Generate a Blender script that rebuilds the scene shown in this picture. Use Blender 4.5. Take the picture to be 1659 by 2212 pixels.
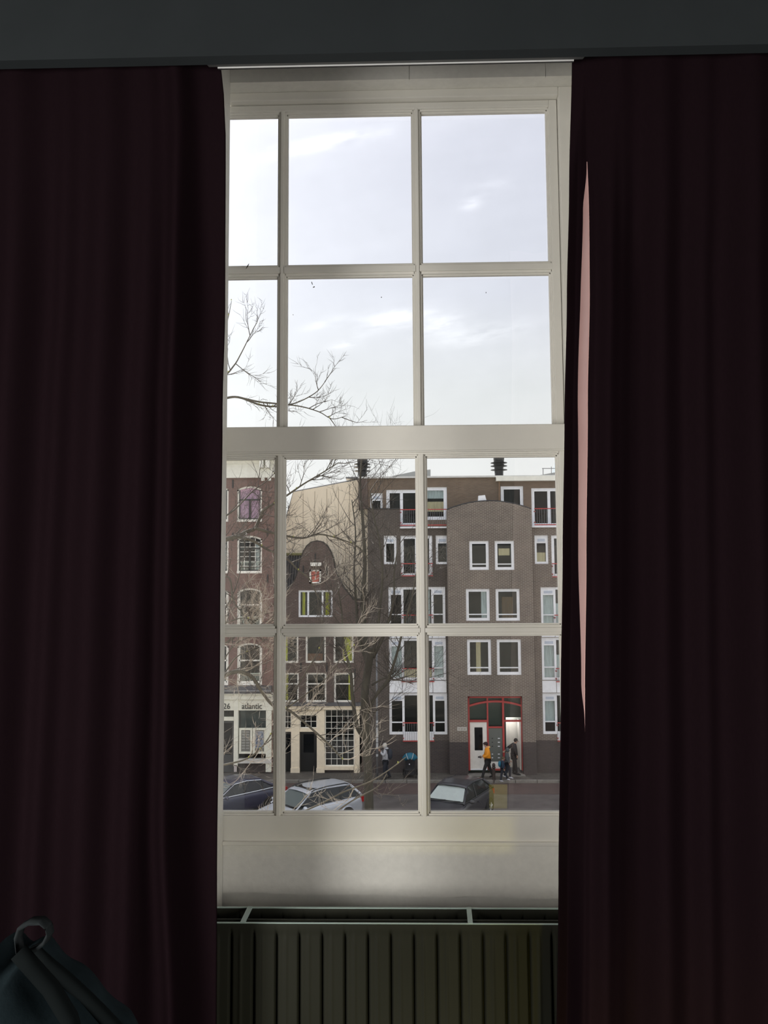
import bpy, math, random
from mathutils import Vector, Matrix
PI = math.pi
S = bpy.context.scene
for o in list(bpy.data.objects): bpy.data.objects.remove(o)
COL = S.collection

# ------------------------------------------------------------------ camera
F = 1800.0; CZ = 9.25
_p, _y, _r = math.radians(4.798), math.radians(1.429), math.radians(.3296)
RM = (Matrix.Rotation(_y, 3, 'Z') @ Matrix.Rotation(_p, 3, 'X') @ Matrix.Rotation(_r, 3, 'Y'))
cam = bpy.data.cameras.new('viewpoint'); co = bpy.data.objects.new('viewpoint', cam); COL.objects.link(co)
right, fwd, up = RM @ Vector((1, 0, 0)), RM @ Vector((0, 1, 0)), RM @ Vector((0, 0, 1))
m = Matrix.Identity(4)
for i in range(3):
    m[i][0] = right[i]; m[i][1] = up[i]; m[i][2] = -fwd[i]
m[2][3] = CZ
co.matrix_world = m
cam.sensor_fit = 'VERTICAL'; cam.sensor_height = 36; cam.lens = F / 2212 * 36
cam.clip_start = .05; cam.clip_end = 500
S.camera = co

def ray(px, py):
    return RM @ Vector(((px - 829.5) / F, 1, -(py - 1106) / F))
def at(px, py, Y):                       # point of the world plane y = Y seen at a pixel of the photograph
    d = ray(px, py); d = d * (Y / d.y)
    return Vector((d.x, Y, CZ + d.z))
RMI = RM.transposed()
def proj(p):
    c = RMI @ (Vector(p) - Vector((0, 0, CZ))); return 829.5 + F * c.x / c.y, 1106 - F * c.z / c.y
def ground(px, py, z=0):
    d = ray(px, py); d = d * ((z - CZ) / d.z)
    return Vector((d.x, d.y, z))

# ------------------------------------------------------------------ node helpers
def nodes(mat):
    mat.use_nodes = True; nt = mat.node_tree; nt.nodes.clear(); return nt
def N(nt, t, **k):
    n = nt.nodes.new(t)
    for a, v in k.items():
        if a.startswith('i_'):
            key = a[2:]
            n.inputs[int(key) if key.isdigit() else key].default_value = v
        else: setattr(n, a, v)
    return n
def L(nt, a, ao, b, bi): nt.links.new(a.outputs[ao], b.inputs[bi])
def MATH(nt, op, a, b=None, c=None):
    n = nt.nodes.new('ShaderNodeMath'); n.operation = op
    for i, v in enumerate((a, b, c)):
        if v is None: continue
        if isinstance(v, (int, float)): n.inputs[i].default_value = v
        else: nt.links.new(v, n.inputs[i])
    return n.outputs[0]

# ------------------------------------------------------------------ sky
SUN_AZ, SUN_EL = math.radians(-37), math.radians(30)
sd = Vector((math.sin(SUN_AZ) * math.cos(SUN_EL), math.cos(SUN_AZ) * math.cos(SUN_EL), math.sin(SUN_EL)))
W = bpy.data.worlds.new('sky'); S.world = W; W.use_nodes = True; nt = W.node_tree; nt.nodes.clear()
tc = N(nt, 'ShaderNodeTexCoord'); sep = N(nt, 'ShaderNodeSeparateXYZ'); L(nt, tc, 'Generated', sep, 0)
X, Yc, Z = sep.outputs[0], sep.outputs[1], sep.outputs[2]
dot = N(nt, 'ShaderNodeVectorMath', operation='DOT_PRODUCT'); L(nt, tc, 'Generated', dot, 0); dot.inputs[1].default_value = sd
grad = N(nt, 'ShaderNodeValToRGB'); nt.links.new(Z, grad.inputs[0])
cr = grad.color_ramp; cr.elements[0].position = 0; cr.elements[0].color = (.86, .87, .84, 1)
cr.elements[1].position = 1; cr.elements[1].color = (1.25, 1.27, 1.32, 1)
e = cr.elements.new(.48); e.color = (.665, .69, .79, 1)
e = cr.elements.new(.7); e.color = (.90, .92, 1.0, 1)
e = cr.elements.new(.13); e.color = (.83, .845, .835, 1)
e = cr.elements.new(.22); e.color = (.76, .79, .80, 1)
e = cr.elements.new(.33); e.color = (.69, .72, .80, 1)
# haze glow round the hidden sun
g1 = MATH(nt, 'POWER', MATH(nt, 'MAXIMUM', dot.outputs['Value'], 0.0), 9.0)
g2 = MATH(nt, 'POWER', MATH(nt, 'MAXIMUM', dot.outputs['Value'], 0.0), 60.0)
glow = MATH(nt, 'ADD', MATH(nt, 'MULTIPLY', g1, .70), MATH(nt, 'MULTIPLY', g2, 1.6))
# clouds: stretched noise, gathered round a few wisps
yy = MATH(nt, 'MAXIMUM', Yc, .05)
u = MATH(nt, 'DIVIDE', X, yy); v = MATH(nt, 'DIVIDE', Z, yy)
comb = N(nt, 'ShaderNodeCombineXYZ'); nt.links.new(MATH(nt, 'MULTIPLY', u, 2.2), comb.inputs[0]); nt.links.new(MATH(nt, 'ADD', MATH(nt, 'MULTIPLY', v, 8.0), MATH(nt, 'MULTIPLY', u, -1.2)), comb.inputs[1])
no = N(nt, 'ShaderNodeTexNoise', i_Scale=6.0, i_Detail=7.0, i_Roughness=.6); L(nt, comb, 0, no, 'Vector')
no2 = N(nt, 'ShaderNodeTexNoise', i_Scale=1.4, i_Detail=4.0, i_Roughness=.55); L(nt, comb, 0, no2, 'Vector')
tot = None
for (px, py, wu, wv, s) in ((850, 690, .045, .014, 1.), (950, 702, .03, .012, 1.), (1040, 722, .05, .011, .9), (745, 745, .018, .007, .8), (700, 698, .025, .006, .7),
                            (1018, 440, .012, .007, .9), (660, 315, .055, .009, .9), (760, 298, .05, .009, .7), (1060, 405, .03, .012, .35)):
    d = ray(px, py); cu, cv = d.x / d.y, d.z / d.y
    a = MATH(nt, 'POWER', MATH(nt, 'DIVIDE', MATH(nt, 'SUBTRACT', u, cu), wu), 2.0)
    b = MATH(nt, 'POWER', MATH(nt, 'DIVIDE', MATH(nt, 'SUBTRACT', MATH(nt, 'SUBTRACT', v, cv), MATH(nt, 'MULTIPLY', MATH(nt, 'SUBTRACT', u, cu), .2)), wv), 2.0)
    gs = MATH(nt, 'MULTIPLY', MATH(nt, 'EXPONENT', MATH(nt, 'MULTIPLY', MATH(nt, 'ADD', a, b), -1.0)), s)
    tot = gs if tot is None else MATH(nt, 'ADD', tot, gs)
nz = MATH(nt, 'MULTIPLY', MATH(nt, 'MAXIMUM', MATH(nt, 'SUBTRACT', no.outputs[0], .36), 0.0), 1.15)
cl = MATH(nt, 'MULTIPLY', tot, nz)
soft = MATH(nt, 'MULTIPLY', MATH(nt, 'SUBTRACT', no2.outputs[0], .5), .16)
addv = MATH(nt, 'ADD', MATH(nt, 'ADD', cl, soft), glow)
cadd = N(nt, 'ShaderNodeCombineXYZ')
for i in range(3): nt.links.new(addv, cadd.inputs[i])
va = N(nt, 'ShaderNodeVectorMath', operation='ADD'); L(nt, grad, 0, va, 0); L(nt, cadd, 0, va, 1)
bg = N(nt, 'ShaderNodeBackground', i_Strength=1.0); L(nt, va, 0, bg, 0)
wo = N(nt, 'ShaderNodeOutputWorld'); L(nt, bg, 0, wo, 0)

# ------------------------------------------------------------------ sun behind thin haze, added fill lamps in the room
sl = bpy.data.lights.new('sun', 'SUN'); sl.energy = 9.0; sl.angle = math.radians(5); sl.color = (1, .93, .85)
so = bpy.data.objects.new('sun', sl); COL.objects.link(so); so.rotation_euler = sd.to_track_quat('Z', 'Y').to_euler(); so.location = (-10, 20, 30)
def area(name, loc, tgt, size, power, color):
    l = bpy.data.lights.new(name, 'AREA'); l.shape = 'DISK'; l.size = size; l.energy = power; l.color = color
    o = bpy.data.objects.new(name, l); COL.objects.link(o); o.location = loc
    o.rotation_euler = (Vector(loc) - Vector(tgt)).to_track_quat('Z', 'Y').to_euler()
area('room_fill', (-1.95, -.5, CZ - .2), (.15, 2.4, CZ + .1), 1.2, 62, (1, .965, .91))  # unseen lamps added to brighten the window frames from inside
area('room_fill', (1.95, -.5, CZ - .2), (-.15, 2.4, CZ + .1), 1.2, 30, (1, .965, .91))

vs = S.view_settings; vs.view_transform = 'Standard'; vs.look = 'None'; vs.gamma = 1; vs.exposure = .2; vs.use_curve_mapping = False

# ------------------------------------------------------------------ materials
MC = {}
def mat(name, col, rough=.7, metal=0, noise=0, nscale=6, bump=0, sheen=0, spec=.5, stretch=(1, 1, 1), col2=None):
    if name in MC: return MC[name]
    mm = bpy.data.materials.new(name); nt = nodes(mm); MC[name] = mm
    b = N(nt, 'ShaderNodeBsdfPrincipled'); out = N(nt, 'ShaderNodeOutputMaterial'); L(nt, b, 0, out, 0)
    b.inputs['Roughness'].default_value = rough; b.inputs['Metallic'].default_value = metal
    b.inputs['Specular IOR Level'].default_value = spec
    if sheen:
        b.inputs['Sheen Weight'].default_value = sheen; b.inputs['Sheen Roughness'].default_value = .3; b.inputs['Sheen Tint'].default_value = (1, .72, .72, 1)
    tc = N(nt, 'ShaderNodeTexCoord'); mp = N(nt, 'ShaderNodeMapping'); L(nt, tc, 'Object', mp, 0); mp.inputs['Scale'].default_value = stretch
    n1 = N(nt, 'ShaderNodeTexNoise', i_Scale=nscale, i_Detail=6.0, i_Roughness=.6); L(nt, mp, 0, n1, 'Vector')
    c = Vector(col)
    k = noise if noise else .06
    lo = c * (1 - k); hi = Vector(col2) if col2 else c * (1 + k)
    r = N(nt, 'ShaderNodeValToRGB'); L(nt, n1, 0, r, 0)
    r.color_ramp.elements[0].position = .32; r.color_ramp.elements[0].color = (*lo, 1)
    r.color_ramp.elements[1].position = .68; r.color_ramp.elements[1].color = (*hi, 1)
    L(nt, r, 0, b, 'Base Color')
    if bump:
        bp = N(nt, 'ShaderNodeBump', i_Strength=bump, i_Distance=.01); L(nt, n1, 0, bp, 'Height'); L(nt, bp, 0, b, 'Normal')
    return mm

def brick_mat(name, c1, c2, mortar, bw=.21, bh=.065, ms=.012, axis='xz', stain=.35):
    if name in MC: return MC[name]
    mm = bpy.data.materials.new(name); nt = nodes(mm); MC[name] = mm
    b = N(nt, 'ShaderNodeBsdfPrincipled', i_Roughness=.85); out = N(nt, 'ShaderNodeOutputMaterial'); L(nt, b, 0, out, 0)
    tc = N(nt, 'ShaderNodeTexCoord'); sp = N(nt, 'ShaderNodeSeparateXYZ'); L(nt, tc, 'Object', sp, 0)
    cb = N(nt, 'ShaderNodeCombineXYZ')
    if axis == 'xz': nt.links.new(MATH(nt, 'ADD', sp.outputs[0], sp.outputs[1]), cb.inputs[0]); L(nt, sp, 2, cb, 1)
    else: L(nt, sp, 0, cb, 0); L(nt, sp, 1, cb, 1)
    br = N(nt, 'ShaderNodeTexBrick'); L(nt, cb, 0, br, 'Vector')
    br.inputs['Color1'].default_value = (*c1, 1); br.inputs['Color2'].default_value = (*c2, 1); br.inputs['Mortar'].default_value = (*mortar, 1)
    br.inputs['Scale'].default_value = 1; br.inputs['Brick Width'].default_value = bw; br.inputs['Row Height'].default_value = bh; br.inputs['Mortar Size'].default_value = ms
    n1 = N(nt, 'ShaderNodeTexNoise', i_Scale=.45, i_Detail=8.0, i_Roughness=.65); L(nt, tc, 'Object', n1, 'Vector')
    r = N(nt, 'ShaderNodeValToRGB'); L(nt, n1, 0, r, 0)
    r.color_ramp.elements[0].position = .3; r.color_ramp.elements[0].color = (1 - stain,) * 3 + (1,)
    r.color_ramp.elements[1].position = .7; r.color_ramp.elements[1].color = (1.15, 1.13, 1.08, 1)
    mx = N(nt, 'ShaderNodeMix', data_type='RGBA', blend_type='MULTIPLY'); mx.inputs[0].default_value = 1
    L(nt, br, 'Color', mx, 6); L(nt, r, 0, mx, 7); L(nt, mx, 2, b, 'Base Color')
    bp = N(nt, 'ShaderNodeBump', i_Strength=.4, i_Distance=.008, invert=True); L(nt, br, 'Fac', bp, 'Height'); L(nt, bp, 0, b, 'Normal')
    return mm

def glass_mat(name, refl, tint=(1, 1, 1), dirt=0.0):
    mm = bpy.data.materials.new(name); nt = nodes(mm); MC[name] = mm
    t = N(nt, 'ShaderNodeBsdfTransparent'); t.inputs[0].default_value = (*tint, 1)
    g = N(nt, 'ShaderNodeBsdfGlossy', i_Roughness=.01)
    lw = N(nt, 'ShaderNodeFresnel', i_IOR=1.5)
    mx = N(nt, 'ShaderNodeMixShader'); nt.links.new(MATH(nt, 'MINIMUM', MATH(nt, 'MULTIPLY', lw.outputs[0], refl), 1.0), mx.inputs[0])
    L(nt, t, 0, mx, 1); L(nt, g, 0, mx, 2)
    out = N(nt, 'ShaderNodeOutputMaterial')
    if dirt:
        d = N(nt, 'ShaderNodeBsdfDiffuse'); d.inputs[0].default_value = (.55, .55, .5, 1)
        tc = N(nt, 'ShaderNodeTexCoord'); n1 = N(nt, 'ShaderNodeTexNoise', i_Scale=9.0, i_Detail=6.0); L(nt, tc, 'Object', n1, 'Vector')
        f = MATH(nt, 'MULTIPLY', MATH(nt, 'MAXIMUM', MATH(nt, 'SUBTRACT', n1.outputs[0], .35), 0.0), dirt)
        m2 = N(nt, 'ShaderNodeMixShader'); nt.links.new(f, m2.inputs[0]); L(nt, mx, 0, m2, 1); L(nt, d, 0, m2, 2); L(nt, m2, 0, out, 0)
    else: L(nt, mx, 0, out, 0)
    return mm

PAINT = mat('cream_white_paint', (.80, .785, .73), .45, noise=.05, nscale=3, bump=.05)
PAINT_WALL = mat('white_wall_paint', (.80, .79, .74), .7, noise=.04, nscale=40, bump=.1)
GLASS = glass_mat('window_glass', 1.7, dirt=.05)
FGLASS = glass_mat('street_glass', .4, (.86, .90, .89))
BEAM = mat('shaded_lintel', (.030, .035, .038), .9, noise=.05, spec=.1)  # shade on a white wall put into an even dark colour
DARKWALL = mat('dark_room_paint', (.05, .05, .05), .9)
CURT = mat('aubergine_satin', (.0118, .0064, .0084), 1, noise=.08, nscale=300, bump=.03, stretch=(1, 1, .25), spec=.0)
LINING = mat('blush_lining', (.62, .50, .47), .85, noise=.04, nscale=60)
RAD = mat('shaded_enamel', (.027, .028, .021), .55, noise=.05, spec=.12)  # white radiator standing in shadow, its shade put into this dark olive grey
RADW = mat('pale_enamel', (.42, .54, .50), .4)
B_BROWN = brick_mat('brown_brick', (.155, .120, .103), (.115, .086, .075), (.30, .275, .24), ms=.014)
B_SOOT = brick_mat('sooty_brown_brick', (.095, .074, .064), (.068, .052, .046), (.15, .135, .12), ms=.013)
B_TOP = brick_mat('tan_brown_brick', (.19, .135, .095), (.145, .10, .07), (.18, .15, .12), stain=.2)
B_DARK = brick_mat('dark_plinth_brick', (.062, .050, .050), (.045, .038, .040), (.085, .072, .068), stain=.25)
B_RED = brick_mat('red_brick', (.23, .128, .105), (.175, .097, .08), (.20, .155, .14), stain=.25)
B_OLD = brick_mat('old_purple_brown_brick', (.125, .088, .076), (.092, .064, .056), (.155, .125, .11))
CREAMWALL = mat('cream_render', (.86, .76, .60), .9, noise=.05, nscale=.6, stretch=(1, 1, .1))
WHITE = mat('white_window_paint', (.84, .86, .90), .5)
CREAM = mat('cream_shop_paint', (.82, .72, .55), .6)
CREAM2 = mat('pale_cornice_paint', (.82, .82, .74), .6)
SLATE = mat('slate_lead', (.10, .10, .105), .6, noise=.2)
ROOFT = mat('dark_pantile', (.035, .033, .034), .45, noise=.3, nscale=3)
RED = mat('red_metal_paint', (.40, .045, .042), .5)
BLACKM = mat('black_metal', (.016, .017, .018), .5)
GREYM = mat('grey_metal', (.17, .175, .185), .5, noise=.15)
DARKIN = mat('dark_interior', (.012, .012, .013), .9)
GREENIN = mat('green_lobby_panel', (.028, .05, .045), .3)
PINK = mat('pink_curtain_cloth', (.85, .50, .70), .9, noise=.12, nscale=3, stretch=(4, 1, .3))
YEL = mat('yellow_curtain_cloth', (.62, .58, .05), .9, noise=.25, nscale=5, stretch=(5, 1, .3))
NET = mat('net_curtain_cloth', (.68, .71, .75), .9, noise=.25, nscale=5, stretch=(6, 1, .4))
BEIGE = mat('beige_blind', (.80, .64, .42), .8)
ASPH = mat('asphalt', (.085, .074, .070), .9, noise=.3, nscale=1.2, bump=.2)
PAVE = brick_mat('pavement_tiles', (.11, .10, .088), (.09, .08, .07), (.06, .054, .05), .3, .3, .01, 'xy')
LANE = brick_mat('red_brick_lane', (.105, .068, .062), (.085, .056, .052), (.07, .054, .05), .2, .1, .008, 'xy')
KERB = mat('kerb_stone', (.19, .18, .16), .85, noise=.2)
BARK = mat('grey_green_bark', (.062, .056, .042), .9, noise=.35, nscale=5, bump=.6, stretch=(1, 1, .25))
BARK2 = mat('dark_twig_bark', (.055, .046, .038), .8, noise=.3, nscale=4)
BARK3 = mat('sunlit_twig_tint', (.27, .24, .20), .8, noise=.3, nscale=4)  # same bark, sunlight put into the colour of the low twigs
LEAFB = mat('yellow_green_bud', (.30, .32, .06), .7)

# ------------------------------------------------------------------ mesh builder
class MB:
    def __init__(s): s.v = []; s.f = []
    def add(s, vs, fs):
        n = len(s.v); s.v += [Vector(p) for p in vs]; s.f += [tuple(i + n for i in f) for f in fs]; return s
    def box(s, x0, x1, y0, y1, z0, z1):
        return s.add([(x0, y0, z0), (x1, y0, z0), (x1, y1, z0), (x0, y1, z0), (x0, y0, z1), (x1, y0, z1), (x1, y1, z1), (x0, y1, z1)],
                     [(0, 3, 2, 1), (4, 5, 6, 7), (0, 1, 5, 4), (1, 2, 6, 5), (2, 3, 7, 6), (3, 0, 4, 7)])
    def prism(s, poly, y0, y1):           # poly of (x, z), counter-clockwise seen from -y
        n = len(poly)
        vs = [(p[0], y0, p[1]) for p in poly] + [(p[0], y1, p[1]) for p in poly]
        fs = [tuple(range(n)), tuple(range(2 * n - 1, n - 1, -1))] + [(i, i + n, (i + 1) % n + n, (i + 1) % n) for i in range(n)]
        return s.add(vs, fs)
    def tube(s, pts, rad, n=6, cap=True):
        pts = [Vector(p) for p in pts]
        if isinstance(rad, (int, float)): rad = [rad] * len(pts)
        vs = []; fs = []
        ref = None
        for i, p in enumerate(pts):
            d = (pts[min(i + 1, len(pts) - 1)] - pts[max(i - 1, 0)]).normalized()
            if ref is None: ref = Vector((0, 0, 1)) if abs(d.z) < .9 else Vector((1, 0, 0))
            a = d.cross(ref)
            if a.length < 1e-4: a = d.orthogonal()
            a.normalize(); b = d.cross(a); ref = b.cross(d) * -1 if False else ref
            for k in range(n):
                t = 2 * PI * k / n; vs.append(p + (a * math.cos(t) + b * math.sin(t)) * rad[i])
        for i in range(len(pts) - 1):
            for k in range(n):
                fs.append((i * n + k, i * n + (k + 1) % n, (i + 1) * n + (k + 1) % n, (i + 1) * n + k))
        if cap: fs += [tuple(range(n - 1, -1, -1)), tuple(range((len(pts) - 1) * n, len(pts) * n))]
        return s.add(vs, fs)
    def ell(s, c, r, n=10, m_=7):
        c = Vector(c); vs = [c + Vector((0, 0, -r[2]))]
        for j in range(1, m_):
            t = -PI / 2 + PI * j / m_
            for k in range(n):
                a = 2 * PI * k / n; vs.append(c + Vector((r[0] * math.cos(t) * math.cos(a), r[1] * math.cos(t) * math.sin(a), r[2] * math.sin(t))))
        vs.append(c + Vector((0, 0, r[2]))); fs = []
        for k in range(n): fs.append((0, 1 + (k + 1) % n, 1 + k))
        for j in range(m_ - 2):
            for k in range(n):
                a = 1 + j * n; fs.append((a + k, a + (k + 1) % n, a + n + (k + 1) % n, a + n + k))
        t = 1 + (m_ - 2) * n; T = len(vs) - 1
        for k in range(n): fs.append((t + k, t + (k + 1) % n, T))
        return s.add(vs, fs)
    def lathe(s, c, prof, n=16):          # prof of (r, z)
        vs = []; fs = []
        for r_, z in prof:
            for k in range(n):
                a = 2 * PI * k / n; vs.append((c[0] + r_ * math.cos(a), c[1] + r_ * math.sin(a), c[2] + z))
        for j in range(len(prof) - 1):
            for k in range(n): fs.append((j * n + k, j * n + (k + 1) % n, (j + 1) * n + (k + 1) % n, (j + 1) * n + k))
        fs += [tuple(range(n - 1, -1, -1)), tuple(range((len(prof) - 1) * n, len(prof) * n))]
        return s.add(vs, fs)
    def grid(s, nu, nv, fn):
        vs = [fn(i / nu, j / nv) for j in range(nv + 1) for i in range(nu + 1)]
        fs = [(j * (nu + 1) + i, j * (nu + 1) + i + 1, (j + 1) * (nu + 1) + i + 1, (j + 1) * (nu + 1) + i) for j in range(nv) for i in range(nu)]
        return s.add(vs, fs)
    def build(s, name, material, parent=None, local=False, smooth=False, bevel=0, **tags):
        off = Vector((0, 0, 0))
        if parent is not None and not local:
            q = parent
            while q is not None: off += q.location; q = q.parent
        me = bpy.data.meshes.new(name); me.from_pydata([p - off for p in s.v], [], s.f); me.materials.append(material); me.update()
        if smooth: me.polygons.foreach_set('use_smooth', [True] * len(me.polygons))
        o = bpy.data.objects.new(name, me); COL.objects.link(o); o.parent = parent
        if bevel:
            b = o.modifiers.new('bevel', 'BEVEL'); b.width = bevel; b.segments = 2; b.limit_method = 'ANGLE'
        for k, v_ in tags.items(): o[k] = v_
        return o
def BX(*a): return MB().box(*a)
def thing(name, label, cat, loc=(0, 0, 0), rz=0, group=None, kind=None):
    o = bpy.data.objects.new(name, None); COL.objects.link(o); o.location = loc; o.rotation_euler.z = rz; o.empty_display_size = .2
    if label: o['label'] = label
    if cat: o['category'] = cat
    if group: o['group'] = group
    if kind: o['kind'] = kind
    return o
def text_mesh(name, txt, x, y, z, w, h, material, parent, depth=.01):
    cu = bpy.data.curves.new('t', 'FONT'); cu.body = txt; cu.extrude = depth; cu.offset = .008
    t = bpy.data.objects.new('t', cu); COL.objects.link(t); bpy.context.view_layer.update()
    me = bpy.data.meshes.new_from_object(t.evaluated_get(bpy.context.evaluated_depsgraph_get())); bpy.data.objects.remove(t)
    xs = [q.co.x for q in me.vertices]; ys = [q.co.y for q in me.vertices]
    sx = w / (max(xs) - min(xs)); sy = h / (max(ys) - min(ys)); x0, y0 = min(xs), min(ys)
    for q in me.vertices: q.co = Vector(((q.co.x - x0) * sx, -q.co.z, (q.co.y - y0) * sy))
    me.materials.clear(); me.materials.append(material)
    o = bpy.data.objects.new(name, me); COL.objects.link(o); o.parent = parent
    off = Vector((0, 0, 0)); q = parent
    while q is not None: off += q.location; q = q.parent
    o.location = Vector((x, y, z)) - off
    return o
def rect(px0, py0, px1, py1, Y):
    mx, my = (px0 + px1) / 2, (py0 + py1) / 2
    return at(px0, my, Y).x, at(px1, my, Y).x, at(mx, py1, Y).z, at(mx, py0, Y).z

# ================================================================== the room
YL, YU = 2.40, 2.47          # faces of lower and upper sash
FLOOR = CZ - 1.55
XLJ = at(485, 1500, YL).x    # left side of the recess
XRJ = at(1248, 600, 2.44).x
STR = dict(kind='structure')
BX(-3.2, 3.2, -3, 2.6, FLOOR - .25, FLOOR).build('floor', mat('dark_carpet', (.03, .026, .025), .95, bump=.3, nscale=60), **STR)
BX(-3.2, 3.2, -3, 2.6, CZ + 1.85, CZ + 2.1).build('ceiling', DARKWALL, **STR)
BX(-3.2, -3.0, -3, 2.35, FLOOR, CZ + 1.85).build('wall_left', DARKWALL, **STR)
BX(3.0, 3.2, -3, 2.35, FLOOR, CZ + 1.85).build('wall_right', DARKWALL, **STR)
BX(-3.2, 3.2, -3.2, -3.0, FLOOR, CZ + 1.85).build('wall_back', DARKWALL, **STR)
zb = at(855, 112, 1.80).z
zbb = .5 * (at(475, 119, 1.80).z + at(1235, 106, 1.80).z)
BX(-3.0, 3.0, 1.80, 1.832, zbb, CZ + 1.85).build('trim_1', BEAM, **STR)
# wall round the window (own street wall) with the opening left free
XW0 = at(588, 1378, YL).x - .45; XW1 = XRJ
ZT = at(850, 190, 2.44).z; ZS = at(850, 1772, YL).z
w = MB()
w.box(-3.2, XLJ - .12, 2.15, 2.40, FLOOR, CZ + 1.85)          # left of the recess
w.box(XLJ - .12, XLJ, 2.15, YL - .004, FLOOR, CZ + 1.85)      # partition end that hides part of the sash
w.box(XRJ, 3.2, 2.15, 2.40, FLOOR, CZ + 1.85)
w.box(XW0 - .1, XRJ, 2.415, 2.60, FLOOR, ZS - .055)
w.build('wall_window', PAINT_WALL, **STR)
hb = MB().box(XLJ - .4, XRJ, 2.40, 2.50, ZT, CZ + 1.85)
hb.box(XLJ - .4, XRJ, 2.50, 2.60, at(850, 205, 2.65).z, CZ + 1.85)
hb.build('wall_over_window', PAINT_WALL, **STR)
# outside face of this house
w = MB()
for a in ((-16, XW0 - .08, 2.40, 2.62, 0, 12.6), (XRJ + .01, 16, 2.40, 2.62, 0, 12.6), (XW0 - .08, XRJ + .01, 2.60, 2.72, 0, ZS - .08), (XW0 - .08, XRJ + .01, 2.60, 2.72, at(850, 208, 2.72).z, 12.6)):
    w.box(*a)
w.build('wall_street_side', mat('pale_stucco', (.78, .76, .70), .85), **STR)

# apron under the window: board with an uneven lower edge, wall behind it darker with shade
z1 = at(850, 1820, YL).z; zq = at(850, 1934, YL).z
BX(XLJ, XRJ, YL - .012, 2.42, z1 - .006, z1 + .004).build('trim_2', PAINT, bevel=.002, **STR)
rnd = random.Random(3)
poly = []
for i in range(41):
    x = XLJ + (XRJ - XLJ) * i / 40; px = 485 + 735 * i / 40
    poly.append((x, at(850, 1929 + (px - 485) * .016, YL).z + rnd.uniform(-.0016, .0016) + .002 * math.sin(i * .5)))
poly += [(XRJ, z1 - .006), (XLJ, z1 - .006)]
MB().prism(poly, YL - .002, 2.415).build('trim_3', PAINT_WALL, **STR)

# --- the window: a fixed upper light and a lower sash, each of panes between glazing bars
win = thing('window_1', None, None, (0, YL, ZS), kind='structure')
def sash(Y, xm, xr, zr, zbot, ztop, xl, stile_r, top_h, bot_h, side):
    """xm: centres/widths of upright bars, zr: cross bars (z0,z1); frame pieces and panes"""
    d0, d1 = Y, Y + .045
    xe = xr
    st = BX(xe, xe + stile_r, d0, d1, zbot - bot_h, ztop + top_h).build('stile', PAINT, win, bevel=.002)
    BX(xl - .05, xl, d0, d1, zbot - bot_h, ztop + top_h).build('stile', PAINT, win, bevel=.002)
    BX(xl, xe, d0, d1, zbot - bot_h, zbot).build('bottom_rail', PAINT, win, bevel=.002)
    BX(xl, xe, d0, d1, ztop, ztop + top_h).build('top_rail', PAINT, win, bevel=.002)
    xs = [xl]
    for a, b in xm: xs += [a, b]
    xs.append(xe); zs = [zbot]
    for a, b in zr: zs += [a, b]
    zs.append(ztop)
    for a, b in xm:
        mb = MB().box(a + .003, b - .003, d0 - .001, d0 + .018, zbot - .002, ztop + .002)
        mb.prism([(a, zbot), (b, zbot), (b, ztop), (a, ztop)], d0 + .018, d1)
        mb.build('glazing_bar', PAINT, win, bevel=.0015)
    for a, b in zr:
        for i in range(0, len(xs), 2):
            mb = MB().box(xs[i] - .002, xs[i + 1] + .002, d0, d0 + .018, a + .003, b - .003)
            mb.box(xs[i], xs[i + 1], d0 + .018, d1, a, b)
            mb.build('glazing_bar', PAINT, win, bevel=.0015)
    # moulded beads round every pane, and the pane
    bw = .0085
    for i in range(0, len(xs), 2):
        for j in range(0, len(zs), 2):
            x0, x1, z0, z1_ = xs[i], xs[i + 1], zs[j], zs[j + 1]
            p = BX(x0, x1, d0 + .030, d0 + .034, z0, z1_).build('pane', GLASS, win)
            bd = MB()
            for (w_, yy0) in ((bw, d0 + .016), (bw * .5, d0 + .008)):
                bd.box(x0 - .004, x0 + w_, yy0, d0 + .0295, z0 - .004, z1_ + .004)
                bd.box(x1 - w_, x1 + .004, yy0, d0 + .0295, z0 - .004, z1_ + .004)
                bd.box(x0, x1, yy0, d0 + .0295, z0 - .004, z0 + w_)
                bd.box(x0, x1, yy0, d0 + .0295, z1_ - w_, z1_ + .004)
            bd.build('glazing_bead', PAINT, p, bevel=.0012)
    return xs, zs
B = .0085
def XL(px, py, Y): return at(px, py, Y).x
# lower sash
xm = [(XL(589.5, 1400, YL) + B, XL(614.3, 1400, YL) - B), (XL(900.5, 1400, YL) + B, XL(926.8, 1400, YL) - B)]
zr = [(at(760, 1376, YL).z + B, at(760, 1348.5, YL).z - B)]
LXS, LZS = sash(YL, xm, XL(1211.5, 1400, YL) + B, zr, at(850, 1756, YL).z - B, at(760, 989, YL).z + B, XW0, .045, at(850, 976, YL).z - at(850, 989, YL).z - B, at(850, 1756, YL).z - B - at(850, 1819, YL).z, 0)
# meeting rail / transom between the two
zm0, zm1 = at(850, 976, YL).z, at(850, 919.5, YL).z
BX(XLJ - .3, XRJ, YL - .004, YU + .045, zm0 + .0005, zm1).build('transom', PAINT, win, bevel=.003)
BX(XLJ - .3, XRJ, YL - .010, YL, zm0 - .003, zm0 + .002).build('transom_bead', PAINT, win, bevel=.001)
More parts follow.
